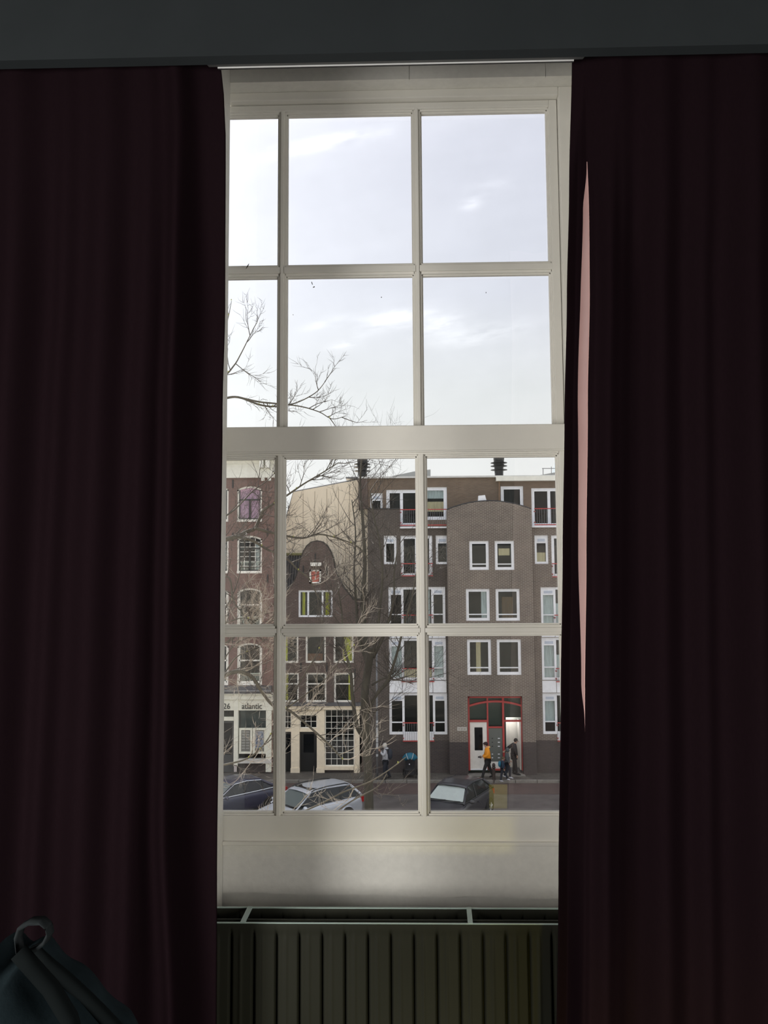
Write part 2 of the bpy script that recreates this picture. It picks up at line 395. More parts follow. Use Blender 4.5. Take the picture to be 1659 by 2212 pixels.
# upper light
xm = [(XL(597.3, 580, YU) + B, XL(620.3, 580, YU) - B), (XL(890.5, 580, YU) + B, XL(914, 580, YU) - B)]
zr = [(at(760, 595, YU).z + B, at(760, 566, YU).z - B)]
UXS, UZS = sash(YU, xm, XL(1187.4, 575, YU) + B, zr, zm1 - .002, at(760, 243, YU).z + B, XW0, .024, at(850, 222, YU).z - at(850, 241, YU).z - B, 0.012, 0)
ux = XL(1187.4, 575, YU) + B + .026
zt2 = at(850, 222, YU).z
BX(ux, XRJ, YU - .022, YU + .05, zm1, ZT).build('frame_post', PAINT, win, bevel=.003)
BX(XLJ - .02, ux, YU - .022, YU + .05, zt2 + .002, ZT).build('frame_head', PAINT, win, bevel=.003)
BX(XL(1211.5, 1400, YL) + B + .047, XRJ, YL - .01, YL + .05, ZS - .07, zm0).build('frame_post', PAINT, win, bevel=.003)
# head lining: two joints show in it
for a, b in ((480, 884), (884, 1178), (1178, 1260)):
    x0, x1 = at(a, 165, 2.395).x, at(b, 165, 2.395).x
    BX(max(x0, XLJ) + .0006, min(x1, XRJ) - .0006, 2.39, 2.40, ZT - .004, ZT + .14).build('head_board', PAINT_WALL, win)
# flecks of dirt and old paint on the glass
fl = MB(); rnd = random.Random(8)
def fleck(px, py, Y, a, b, ang):
    c = at(px, py, Y + .028); k = []
    for t in range(7):
        q = 2 * PI * t / 7; rr = rnd.uniform(.7, 1.1); ex, ez = a * math.cos(q) * rr, b * math.sin(q) * rr
        k.append((c.x + ex * math.cos(ang) - ez * math.sin(ang), c.z + ex * math.sin(ang) + ez * math.cos(ang)))
    fl.prism(k, Y + .027, Y + .0295)
fleck(674, 612, YU, .0015, .006, .3); fleck(678, 620, YU, .004, .0014, .5); fleck(824, 642, YU, .002, .0016, 0); fleck(1050, 632, YU, .0014, .002, 0)
fleck(523, 603, YU, .011, .002, .1); fleck(622, 322, YU, .001, .004, 0); fleck(633, 680, YU, .001, .0015, 0)
fl.build('dirt_fleck', mat('dirt', (.10, .09, .07), .9), win, kind='stuff')
c = at(535, 575, YU - .012)
MB().tube([c + Vector((-.005, 0, -.008)), c + Vector((0, 0, 0)), c + Vector((.004, 0, .008))], [.0006, .002, .0006], 5).build('dead_leaf', mat('dead_leaf_brown', (.04, .03, .02), .9), win)

# --- radiator
YF, YB = 2.10, 2.20
zr_ = at(837, 1996, YF).z
XR0, XR1 = XLJ - .10, at(1330, 1996, YF).x
rad = thing('radiator', 'white double panel radiator below the window, shade painted in olive grey, pale top edges', 'radiator', ((XR0 + XR1) / 2, YB, FLOOR + .1))
pitch = (at(1195, 2100, YF).x - at(498, 2100, YF).x) / 14; g0 = at(498, 2100, YF).x
def panel(Y, zt, name, back=False):
    def fn(u_, v_):
        x = XR0 + (XR1 - XR0) * u_; z = zt + (FLOOR + .1 - zt) * v_
        ph = ((x - g0) / pitch) % 1.0; d = min(ph, 1 - ph)
        k = min(1, max(0, (zt - z - .016) / .02)); k = min(k, max(0, (z - FLOOR - .13) / .02))
        gr = math.exp(-(d / .055) ** 2) * .016 + math.exp(-((ph - .42) / .07) ** 2) * -.0025
        lip = .004 * math.exp(-((zt - z - .007) / .006) ** 2)
        return Vector((x, Y + gr * k - lip, z))
    mb = MB().grid(640, 60, fn)
    o = mb.build(name, RAD, rad, smooth=True); return o
panel(YF, zr_, 'front_panel')
BX(XR0, XR1, YF + .024, YF + .029, FLOOR + .1, zr_).build('front_panel_back', RAD, rad)
MB().box(XR0, XR1, YF - .001, YF + .005, zr_ - .001, zr_ + .0016).build('top_edge', RADW, rad, label='pale front top edge')
zrb = at(837, 1963, YB).z
panel(YB, zrb, 'rear_panel')
MB().box(XR0, XR1, YB - .001, YB + .006, zrb, zrb + .002).build('top_edge', RADW, rad)
fin = MB()
nf = 42
for i in range(nf): fin.box(XR0 + .02 + (XR1 - XR0 - .04) * i / (nf - 1) - .0008, XR0 + .02 + (XR1 - XR0 - .04) * i / (nf - 1) + .0008, YF + .02, YB - .003, FLOOR + .15, min(zr_, zrb) - .07)
fin.build('convector_fin', RAD, rad, kind='stuff')
for (pxa, pxb) in ((524, 540), (1016, 1013)):
    a = at(pxa, 1991, YF); b = at(pxb, 1964, YB)
    MB().add([(a.x - .006, YF, zr_ + .003), (a.x + .006, YF, zr_ + .003), (b.x + .006, YB + .003, zrb + .004), (b.x - .006, YB + .003, zrb + .004),
              (a.x - .006, YF, zr_ - .001), (a.x + .006, YF, zr_ - .001), (b.x + .006, YB + .003, zrb - .0005), (b.x - .006, YB + .003, zrb - .0005)],
             [(0, 1, 2, 3), (7, 6, 5, 4), (0, 4, 5, 1), (1, 5, 6, 2), (2, 6, 7, 3), (3, 7, 4, 0)]).build('bracket', RADW, rad, label='white bracket across the top')

# --- curtains
rail = thing('curtain_rail', 'thin white curtain rail running under the dark lintel', 'curtain rail', (0, 1.864, zbb))
_x0, _x1 = at(470, 141, 1.86).x, at(1240, 133, 1.86).x
za_, zb2 = at(475, 144.5, 1.860).z, at(1235, 128.5, 1.860).z
sf_ = MB(); 
sf_.add([(_x0 - .02, 1.8325, zbb + .002), (_x1 + .02, 1.8325, zbb + .002), (_x1 + .02, 1.8325, zbb + .05), (_x0 - .02, 1.8325, zbb + .05), (_x0 - .02, 1.8600, za_), (_x1 + .02, 1.8600, zb2), (_x1 + .02, 1.86, zbb + .05), (_x0 - .02, 1.86, zbb + .05)],
        [(0, 1, 2, 3), (7, 6, 5, 4), (0, 4, 5, 1), (1, 5, 6, 2), (2, 6, 7, 3), (3, 7, 4, 0)])
sf_.build('trim_4', mat('grey_soffit', (.13, .135, .135), .8), **STR)
tr_ = MB(); zc0_, zc1_ = at(475, 147.3, 1.861).z, at(1235, 131.3, 1.861).z
def slab(mb, y0, y1, a0, b0, hgt):
    return mb.add([(_x0, y0, a0), (_x1, y0, b0), (_x1, y1, b0), (_x0, y1, a0), (_x0, y0, a0 + hgt), (_x1, y0, b0 + hgt), (_x1, y1, b0 + hgt), (_x0, y1, a0 + hgt)], [(0, 3, 2, 1), (4, 5, 6, 7), (0, 1, 5, 4), (1, 2, 6, 5), (2, 3, 7, 6), (3, 0, 4, 7)])
slab(MB(), 1.861, 1.8625, zc0_, zc1_, .02).build('track', mat('white_rail', (.75, .76, .76), .4), rail)
slab(MB(), 1.8628, 1.867, zc0_ - .0005, zc1_ - .0005, .02).build('gap_shade', BLACKM, rail)  # black strip stands in for the shade in the gap behind the rail
def smooth_lerp(tab, t):
    for (a, va), (b, vb) in zip(tab, tab[1:]):
        if t <= b:
            k = max(0, (t - a) / (b - a)); k = k * k * (3 - 2 * k); return va + (vb - va) * k
    return tab[-1][1]
EDGE = [(0, 1.955), (.018, 1.957), (.021, 1.945), (.032, 1.864), (.044, 1.852), (.075, 1.86), (.11, 1.89), (.16, 1.905)]
def curtain(side, label, edge_tab, folds, XE):
    ztop = zbb + .06; zbot = FLOOR + .02
    t = thing('curtain', label, 'curtain', (XE * .6, 1.89, zbot))
    def prof(s, v_):
        """fold depth for fabric distance s from the leading edge"""
        z = ztop + (zbot - ztop) * v_
        d = 0
        for (c, wd, amp, drift, grow) in folds:
            cc = drift(v_) if callable(drift) else c + drift * v_
            d += amp * (1 + grow * v_) * math.exp(-((s - cc) / wd) ** 2)
        return d * 1.05
    def fn(u_, v_, off=0.0):
        z = ztop + (zbot - ztop) * v_
        k_ = min(1, v_ / .22); k_ = k_ * k_ * (3 - 2 * k_)
        yb_ = 1.89 + .065 * k_
        yedge = yb_ - prof(0, v_) * (.55 + .45 * k_)
        if side > 0: yedge += (EDGE[0][1] - yedge) * k_
        yrow = proj((XE * .24, yedge, z))[1]
        px = smooth_lerp(edge_tab, yrow)
        xe = at(px, yrow, yedge).x
        s = u_ ** 1.15 * abs(XE - xe)
        x = xe + (s if side > 0 else -s)
        y = max(yb_ - prof(s, v_) * (.55 + .45 * k_), 1.8365)
        if side > 0:
            ye = smooth_lerp(EDGE, s * (1.0 - .12 * v_)); kk = min(1, max(0, (s - .09) / .06)); ye = ye + (y - ye) * kk * kk * (3 - 2 * kk)
            y = y + (ye - y) * k_
        return Vector((x, y + off, z))
    MB().grid(420, 90, fn).build('drape', CURT, t, smooth=True)
    MB().grid(240, 60, lambda a, b: fn(.004 + a * .996, b, .006)).build('lining', LINING, t, smooth=True, label='pale blush lining on the window side')
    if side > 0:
        def tb_(u_, v_):  # added pink strip gives the fold its sunlit highlight by colour
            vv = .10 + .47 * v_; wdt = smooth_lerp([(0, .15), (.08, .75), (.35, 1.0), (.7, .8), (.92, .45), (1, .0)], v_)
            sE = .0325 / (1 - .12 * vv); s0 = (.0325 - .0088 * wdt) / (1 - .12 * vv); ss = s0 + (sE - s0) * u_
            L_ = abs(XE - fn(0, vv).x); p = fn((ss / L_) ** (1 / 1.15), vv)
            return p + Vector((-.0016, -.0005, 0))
        MB().grid(8, 90, tb_).build('fold_highlight', mat('pink_highlight', (.66, .40, .38), .5), t, smooth=True, label='pink strip painted as a sunlit highlight on the first fold')
    hem = [fn(0, j / 60) for j in range(61)]
    MB().tube([p + Vector((.001 * side, .003, 0)) for p in hem], .0035, 6).build('edge_hem', CURT, t, smooth=True)
    return t
rnd = random.Random(5)
LF = [(.11, .030, .075, lambda v_: smooth_lerp([(0, .10), (.62, .10), (.82, .075), (1, .0)], v_), .2), (.17, .035, .04, .03, .3), (.27, .055, .060, .03, .2), (.37, .03, .030, .05, .3), (.49, .05, .055, .02, .2), (.64, .06, .055, .03, .2), (.76, .035, .04, .02, .2), (.90, .06, .06, .0, .2), (1.06, .05, .05, 0, 0), (1.22, .06, .06, 0, 0)]
RF = [(.10, .04, .045, .0, .1), (.20, .045, .050, .03, .2), (.30, .032, .030, .03, .2), (.41, .050, .055, .04, .2), (.52, .035, .05, .03, .2), (.62, .04, .045, .02, .2), (.76, .05, .06, .0, .1), (.90, .04, .05, 0, 0), (1.05, .05, .06, 0, 0), (1.2, .04, .06, 0, 0)]
curtain(-1, 'dark aubergine curtain on the left side of the window, behind the bag', [(120, 472), (200, 481), (300, 485), (650, 484), (900, 478), (1350, 473), (1900, 466), (2400, 464)], LF, -1.75)
curtain(1, 'dark aubergine curtain on the right side with pink-lit fold at its inner edge', [(120, 1238), (400, 1232), (650, 1227), (900, 1222), (1200, 1218), (1500, 1214), (1900, 1209), (2400, 1203)], RF, 1.75)

# --- bag at bottom left
BAGC = mat('dark_teal_canvas', (.014, .022, .026), .95, noise=.2, nscale=30, bump=.2, spec=.03)
BAGD = mat('black_webbing', (.007, .009, .0095), .95, spec=.03)
YBG = 1.25
cb = at(40, 2330, YBG)
bag = thing('bag', 'dark teal backpack with a loop handle at the bottom left in front of the curtain', 'bag', (cb.x, YBG, FLOOR))
def P(px, py, Y=YBG): return at(px, py, Y)
top = [(12, 2030), (40, 2052), (78, 2046), (110, 2075), (150, 2108), (190, 2145), (230, 2185), (268, 2225), (300, 2275), (318, 2350), (322, 2500)]
tp = [P(a, b) for a, b in top]
def bagfn(u_, v_):
    i = u_ * (len(tp) - 1); k = min(int(i), len(tp) - 2); p = tp[k].lerp(tp[k + 1], i - k)
    a = (v_ - .5) * PI; ctr = P(-260, 2760)
    q = p.lerp(ctr, .22 * (1 - math.cos(a)))
    return Vector((q.x, YBG + .13 * math.sin(a), q.z + .004 * math.sin(u_ * 24 + v_ * 5)))
MB().grid(60, 14, bagfn).build('body', BAGC, bag, smooth=True)
def offs(pts, dx, dy, dz): return [p + Vector((dx, dy, dz)) for p in pts]
MB().tube(offs(tp[2:], .004, -.02, .004), .010, 8).build('piping', BAGD, bag, smooth=True)
MB().tube(offs(tp[2:], -.05, -.10, -.055), .006, 8).build('piping', BAGD, bag, smooth=True)
lp = [(42, 2052), (38, 2020), (45, 1998), (66, 1986), (90, 1985), (104, 1997), (107, 2012), (98, 2030), (82, 2042), (62, 2050)]
pts = [P(a, b, YBG - .10) for a, b in lp]
st = MB(); vs = []; fs = []
for p in pts: vs += [p + Vector((0, -.011, 0)), p + Vector((0, .011, 0)), p + Vector((.002, .011, -.004)), p + Vector((.002, -.011, -.004))]
for i in range(len(pts) - 1):
    for k in range(4): fs.append((i * 4 + k, i * 4 + (k + 1) % 4, i * 4 + 4 + (k + 1) % 4, i * 4 + 4 + k))
st.add(vs, fs).build('handle', mat('grey_webbing', (.022, .026, .028), .95, spec=.05), bag, smooth=True)
fp = [(40, 2056), (70, 2090), (110, 2135), (150, 2200), (175, 2290)]
MB().tube([P(a, b, YBG - .12) for a, b in fp], .012, 8).build('strap', BAGD, bag, smooth=True)

# --- small lamp beside the bed; its shade is mirrored low in the glass
d = ray(1080, 1729); hit = d * ((YL + .03) / d.y); t_ = (YL + .03 - 1.0); lx = hit.x + d.x / d.y * t_; lz = CZ + hit.z + d.z / d.y * t_
lm = thing('table_lamp', 'small lamp with a glowing yellow-green square shade on the bedside table', 'lamp', (lx, 1.0, lz - .12))
em = bpy.data.materials.new('lit_yellow_shade'); nt = nodes(em); ee = N(nt, 'ShaderNodeEmission', i_Strength=.75); ee.inputs[0].default_value = (.62, .52, .05, 1); oo = N(nt, 'ShaderNodeOutputMaterial'); L(nt, ee, 0, oo, 0)
BX(lx - .043, lx + .043, .95, 1.03, lz - .062, lz + .058).build('lamp_shade', em, lm)
MB().lathe((lx, .98, lz - .12), [(.035, 0), (.035, .008), (.006, .012), (.006, .06)], 12).build('base', BLACKM, lm)
pl_ = bpy.data.lights.new('table_lamp_light', 'SPOT'); pl_.energy = 11; pl_.spot_blend = 1.0; pl_.color = (1, .85, .18); pl_.shadow_soft_size = .04; pl_.spot_size = 1.9
po = bpy.data.objects.new('table_lamp_light', pl_); COL.objects.link(po); po.location = (lx, 1.05, lz - .10); po.rotation_euler = (Vector((lx, 1.05, lz)) - Vector((.42, 2.1, lz - .42))).to_track_quat('Z', 'Y').to_euler()
tb = thing('bedside_table', 'small dark bedside table under the lamp', 'table', (lx, .95, FLOOR))
BX(lx - .15, lx + .25, .80, 1.15, lz - .14, lz - .121).build('tabletop', DARKWALL, tb)
for a in (-.13, .23):
    for b in (.82, 1.13): BX(lx + a - .012, lx + a + .012, b - .012, b + .012, FLOOR, lz - .14).build('leg', DARKWALL, tb)

# ================================================================== street
STREET = dict(kind='structure')
kY0 = ground(1000, 1691).y; 
BX(-40, 40, 24, kY0 - 2.0, -.3, -.02).build('street', ASPH, **STREET)
BX(-40, 40, 2.74, 24, -.3, -.015).build('quay', brick_mat('pale_quay_bricks', (.45, .41, .36), (.38, .35, .31), (.30, .27, .24), .2, .1, .008, 'xy'), **STREET)
BX(-40, 40, kY0 - 2.0, kY0 - .0, -.3, -.012).build('street_lane', LANE, **STREET)
BX(-40, 40, kY0 + .15, 60, -.3, .10).build('pavement', PAVE, **STREET)
kb = thing('kerb', None, None, (0, kY0, 0), kind='structure')
k0 = None
for i in range(22):
    x = -11 + i * 1.0
    o = BX(x + .008, x + .992, kY0, kY0 + .15, -.25, .115).build('kerb_stone', KERB, kb, bevel=.015) if k0 is None else None
    if o: k0 = o
    else:
        o = k0.copy(); COL.objects.link(o); o.location = k0.location + Vector((i * 1.0, rnd.uniform(-.008, .008), rnd.uniform(-.006, .006)))
BASE = .10

# ---------------------------------------------------------------- buildings
class Bld:
    def __init__(s, name, label, px0, px1, Y, wallmat, depth=8, ztop_py=None, base=BASE, cat='building'):
        s.Y = Y; s.x0 = at(px0, 1350, Y).x; s.x1 = at(px1, 1350, Y).x
        s.t = thing(name, label, cat, ((s.x0 + s.x1) / 2, Y, base)); s.m = wallmat; s.base = base
def wall_holes(x0, x1, z0, z1, Y, holes, rec=.22):
    holes = [h for h in holes if h[1] > x0 and h[0] < x1]
    xs = sorted({x0, x1} | {min(max(a, x0), x1) for h in holes for a in h[:2]}); zs = sorted({z0, z1} | {min(max(a, z0), z1) for h in holes for a in h[2:4]})
    mb = MB()
    for i in range(len(xs) - 1):
        for j in range(len(zs) - 1):
            cx, cz = (xs[i] + xs[i + 1]) / 2, (zs[j] + zs[j + 1]) / 2
            if xs[i + 1] - xs[i] < 1e-5 or zs[j + 1] - zs[j] < 1e-5: continue
            if any(h[0] < cx < h[1] and h[2] < cz < h[3] for h in holes): continue
            mb.add([(xs[i], Y, zs[j]), (xs[i + 1], Y, zs[j]), (xs[i + 1], Y, zs[j + 1]), (xs[i], Y, zs[j + 1])], [(0, 1, 2, 3)])
    for a, b, c_, d_ in [h[:4] for h in holes]:
        a, b, c_, d_ = max(a, x0), min(b, x1), max(c_, z0), min(d_, z1)
        if a >= b or c_ >= d_: continue
        q = [(a, c_), (b, c_), (b, d_), (a, d_)]
        for k in range(4):
            if (k == 0 and c_ <= z0) or (k == 2 and d_ >= z1) or (k == 1 and b >= x1) or (k == 3 and a <= x0): continue
            p, r_ = q[k], q[(k + 1) % 4]
            mb.add([(p[0], Y, p[1]), (p[0], Y + rec, p[1]), (r_[0], Y + rec, r_[1]), (r_[0], Y, r_[1])], [(0, 1, 2, 3)])
    return mb
def window(parent, R_, Y, cols=((0, 1),), fw=.10, m_=None, fd=.06, rec=.07, curtains=(), vents=(), rails=(), name='window', bars=None, barm=None):
    """R_ = x0,x1,z0,z1. cols: fractions of width of each light; vents: {col: height}; rails: {col: z fraction}"""
    x0, x1, z0, z1 = R_; m_ = m_ or WHITE; w_ = x1 - x0; h = z1 - z0
    f = MB(); y0, y1 = Y + rec, Y + rec + fd + .03
    f.box(x0, x1, y0, y1, z0, z0 + fw); f.box(x0, x1, y0, y1, z1 - fw, z1); f.box(x0, x0 + fw, y0, y1, z0 + fw, z1 - fw); f.box(x1 - fw, x1, y0, y1, z0 + fw, z1 - fw)
    lights = []
    for i, (a, b) in enumerate(cols):
        la = x0 + fw if a == 0 else x0 + w_ * a + fw * .45; lb = x1 - fw if b == 1 else x0 + w_ * b - fw * .45
        if b != 1: f.box(x0 + w_ * b - fw * .45, x0 + w_ * b + fw * .45, y0, y1, z0 + fw, z1 - fw)
        lights.append([la, lb, z0 + fw, z1 - fw])
    for i, hgt in dict(vents).items():
        la, lb, za, zc = lights[i]
        f.box(la, lb, y0, y1, zc - hgt, zc + .001); lights[i][3] = zc - hgt
    for i, fr in dict(rails).items():
        la, lb, za, zc = lights[i]; zz = z0 + h * fr
        f.box(la, lb, y0 - .01, y1, zz - .025, zz + .025)
    wobj = f.build(name, m_, parent)
    for i, hgt in dict(vents).items():
        la, lb, za, zc = lights[i]
        BX(la + .04, lb - .04, y0 - .015, y0 - .003, zc + hgt * .28, zc + hgt * .78).build('vent', mat('pale_blue_vent', (.50, .56, .66), .5), wobj)
    for la, lb, za, zc in lights:
        BX(la, lb, y0 + .05, y0 + .056, za, zc).build('pane', FGLASS, wobj)
    if bars:
        for i, (nx, nz) in dict(bars).items():
            la, lb, za, zc = lights[i]; g = MB(); bw = .022
            for k in range(1, nx): xx = la + (lb - la) * k / nx; g.box(xx - bw / 2, xx + bw / 2, y0 + .02, y0 + .045, za, zc)
            for k in range(1, nz): zz = za + (zc - za) * k / nz; g.box(la, lb, y0 + .018, y0 + .043, zz - bw / 2, zz + bw / 2)
            g.build('glazing_bar', barm or m_, wobj)
    for (i, fa, fb, ga, gb, cm) in curtains:
        la, lb, za, zc = lights[i]; ww = lb - la; hh = zc - za
        c0, c1 = la + ww * fa, la + ww * fb
        n = max(6, int((c1 - c0) / .05))
        MB().grid(n, 1, lambda u_, v_: Vector((c0 + (c1 - c0) * u_, y0 + .13 + .02 * math.sin(u_ * n * 1.6), za + hh * (ga + (gb - ga) * v_)))).build('curtain', cm, wobj)
    return wobj

rngb = random.Random(11)
# ---- modern brown block
YM, YC, YT = 41.0, 40.55, 42.4
mb_ = Bld('apartment_building', 'large modern brown brick apartment block with white windows and arched centre', 795, 1560, YM, B_BROWN)
T = mb_.t
xL, xA, xB2, xR = at(795, 1350, YM).x, at(968, 1350, YM).x, at(1153, 1350, YM).x, at(1560, 1350, YM).x
zR0 = at(880, 1138.5, YM).z; zR1 = at(830, 1100, YM).z; zPl = at(1000, 1599.5, YM).z
holes = []
wins = []
def W_(px0, py0, px1, py1, Y, hl, **k):
    R_ = rect(px0, py0, px1, py1, Y); hl.append(R_); wins.append((R_, Y, k)); return R_
C3 = ((0, .245), (.245, .775), (.775, 1))
# left bay
W_(829.2, 1157, 856.4, 1218.7, YM, holes, vents=((0, .28),), fw=.11)
W_(865.5, 1157, 934, 1245, YM, holes, cols=((0, .5), (.5, 1)), fw=.15)
W_(941.4, 1156.5, 969.7, 1218.7, YM, holes, vents=((0, .28),), fw=.11)
W_(839, 1268, 962, 1354, YM, holes, cols=C3, vents=((0, .26), (2, .26)), rails=((0, .31), (2, .31)), fw=.12, curtains=((1, .6, .95, 0, 1, NET),))
W_(840.4, 1379, 963.6, 1469.5, YM, holes, cols=C3, vents=((0, .26), (2, .26)), rails=((0, .29), (2, .29)), fw=.12, curtains=((0, 0, 1, 0, 1, NET), (2, 0, 1, 0, 1, NET), (1, 0, 1, 0, .22, BEIGE)))
W_(841, 1497, 966, 1587, YM, holes, cols=C3, vents=((0, .26), (2, .26)), rails=((0, .29), (2, .29)), fw=.12)
# right bay and its repeats further right
for k in range(3):
    dx = k * 178
    W_(1155 + dx, 1156, 1184.5 + dx, 1218, YM, holes, vents=((0, .28),), fw=.11, curtains=((0, 0, 1, 0, .5, BEIGE),) if k == 0 else ())
    W_(1191.4 + dx, 1156, 1262 + dx, 1246, YM, holes, cols=((0, .5), (.5, 1)), fw=.15)
    W_(1270 + dx, 1156, 1298 + dx, 1218, YM, holes, vents=((0, .28),), fw=.11)
    for y0_, y1_ in ((1268, 1354), (1377, 1469), (1497, 1586)):
        W_(1168.5 + dx + (y0_ - 1268) * .018, y0_, 1292 + dx, y1_, YM, holes, cols=C3, vents=((0, .26), (2, .26)), rails=((0, .30), (2, .30)), fw=.12, curtains=((0, 0, 1, 0, 1, NET), (1, 0, 1, 0, .6, NET)) if y0_ < 1490 else ((0, 0, 1, .3, 1, NET),))
dropL = (at(864.5, 1120, YM).x, at(968, 1120, YM).x, zR0, zR1 + .5); dropR = (xB2, xR, zR0, zR1 + .5)
wl = wall_holes(xL, xA, zPl, zR1, YM, holes + [dropL])
wl.box(xL, xL + .25, YM + .01, YM + 1.2, BASE, zR1 - .001)
wl.build('wall', B_SOOT, T)
wall_holes(xB2, xR, zPl, zR0, YM, holes).build('wall', B_BROWN, T)
# copings
cp = MB(); cp.box(xL, dropL[0], YM - .03, YM + .25, zR1, zR1 + .05); cp.build('coping', BLACKM, T)
for a, b in ((dropL[0] - .02, dropL[1]), (xB2, xR)):
    BX(a, b, YM - .12, YT - .02, zR0 - .07, zR0).build('ledge', WHITE, T)
# plinth
xd0, xd1, zd0, zd1 = rect(1011.2, 1504, 1129.5, 1664, YC)
BX(xL, xd0 - .25, YM - .01, YM + .1, BASE, zPl).build('plinth', B_DARK, T)
BX(xd1 + .25, xR, YM - .01, YM + .1, BASE, zPl).build('plinth', B_DARK, T)
# central block with arched top
hc = []
for a in ((1014.1, 1168.5, 1056.1, 1231), (1068.9, 1168.2, 1110.9, 1231), (1006.7, 1272, 1058, 1341), (1071, 1272, 1123, 1341), (1009.2, 1381.3, 1061.3, 1458), (1073.5, 1381.3, 1126, 1458)):
    k = len(hc)
    W_(*a, YC, hc, fw=.135, rails=((0, .2),), curtains=((), ((0, .1, .9, .5, .8, BEIGE),), ((0, .7, 1, 0, 1, NET),), ((0, .2, .8, 0, .8, mat('brown_curtain_cloth', (.16, .09, .05), .9)),), ((0, .35, .6, 0, 1, BEIGE),), ())[k])
xc0, xc1 = at(968, 1350, YC).x, at(1153, 1350, YC).x; zA = at(1060, 1101, YC).z; zAp = at(1066, 1082.5, YC).z
hc.append((xd0, xd1, zPl - .001, zd1)); 
wl = wall_holes(xc0, xc1, zPl, zA, YC, hc)
arc = [(xc0, zA), (xc1, zA)] + [(xc1 + (xc0 - xc1) * t / 20, zA + (zAp - zA) * (1 - (2 * t / 20 - 1) ** 2)) for t in range(1, 20)]
wl.prism(arc, YC, YC + .3)
wl.box(xc0, xc0 + .02, YC + .01, YM, zPl, zA); wl.box(xc1 - .02, xc1, YC + .01, YM, zPl, zA)
wl.build('projecting_wall', B_BROWN, T)
ac = [Vector((xc1 + (xc0 - xc1) * t / 20, YC + .1, zA + .02 + (zAp - zA) * (1 - (2 * t / 20 - 1) ** 2))) for t in range(0, 21)]
MB().tube(ac, .045, 6).build('arch_coping', BLACKM, T)
BX(xc0, xd0, YC - .01, YM - .02, BASE, zPl).build('plinth', B_DARK, T)
BX(xd1, xc1, YC - .01, YM - .02, BASE, zPl).build('plinth', B_DARK, T)
# set-back top storey
ht = []
xt0, xt1 = at(774, 1060, YT).x, xR; zt1 = at(1000, 1032, YT).z
W_(799.8, 1065, 826.5, 1112, YT, ht, vents=((0, .28),), fw=.11)
W_(834.4, 1057.6, 906, 1137, YT, ht, cols=((0, .46), (.46, 1)), fw=.17)
W_(913, 1052, 965.7, 1123, YT, ht, fw=.17, curtains=((0, 0, 1, .70, 1, NET), (0, 0, 1, .2, .58, BEIGE)))
W_(1082, 1050, 1131, 1125, YT, ht, fw=.16, curtains=((0, .2, .7, 0, .5, NET),))
W_(1148.3, 1054, 1228, 1137, YT, ht, cols=((0, .48), (.48, 1)), fw=.16)
W_(1262, 1054, 1332, 1137, YT, ht, cols=((0, .48), (.48, 1)), fw=.16)
xtw = at(794, 1060, YT).x; zpb = at(785, 1099, YT).z
wl = wall_holes(xtw, xt1, zR0 - .5, zt1, YT, ht); wl.box(xt0, xt0 + .2, YT + .01, YT + 2.5, zpb, zt1)
wl.build('top_storey_wall', B_TOP, T)
BX(xt0, xt1, YT - .10, YT + 2.5, zt1 + .001, zt1 + .09).build('roof_edge', mat('pale_roof_trim', (.62, .62, .60), .5), T)
zf = at(1100, 1038.5, YT - .3).z
BX(at(1072, 1035, YT - .3).x, xR, YT - .3, YT - .005, zf, zt1 + .02).build('fascia', CREAM2, T)
MB().tube([at(1078.5, 1040, YT - .08), at(1078.5, 1082, YT - .08)], .035, 6).build('downpipe', mat('rusty_pipe', (.25, .16, .10), .7), T)
# darker brick strip carrying the flue
BX(at(774.5, 1060, YT).x, at(794, 1060, YT).x, YT - .08, YT + .3, zpb, zt1).build('brick_pier', B_OLD, T)
# white box on top of the arch
a = at(1032.5, 1083, YC + .5); b = at(1051, 1070, YC + .5)
MB().prism([(a.x, a.z - .05), (b.x, a.z - .05), (b.x - .09, b.z), (a.x + .02, b.z - .03)], YC + .35, YC + .65).build('vent_box', WHITE, T)
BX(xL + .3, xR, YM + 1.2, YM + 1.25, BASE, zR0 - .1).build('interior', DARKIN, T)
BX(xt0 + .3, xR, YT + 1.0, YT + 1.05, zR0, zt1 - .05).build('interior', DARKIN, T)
for R_, Y, k in wins: window(T, R_, Y, **k)
wins.clear()
# white spandrel panels
for (py0, py1, xs) in ((1354.5, 1378.5, (840, 871, 934, 963)), (1470, 1496.5, (841, 869, 935, 965)), (1354.5, 1376.5, (1169, 1199, 1262, 1291)), (1470, 1496.5, (1171, 1202, 1262, 1291)), (1470, 1496.5, (1349, 1380, 1440, 1469)), (1354.5, 1376.5, (1349, 1380, 1440, 1469))):
    for a, b in zip(xs, xs[1:]):
        q = rect(a, py0, b, py1, YM)
        BX(q[0] + .012, q[1] - .012, YM - .03, YM + .02, q[2] + .012, q[3] - .012).build('panel', WHITE, T)
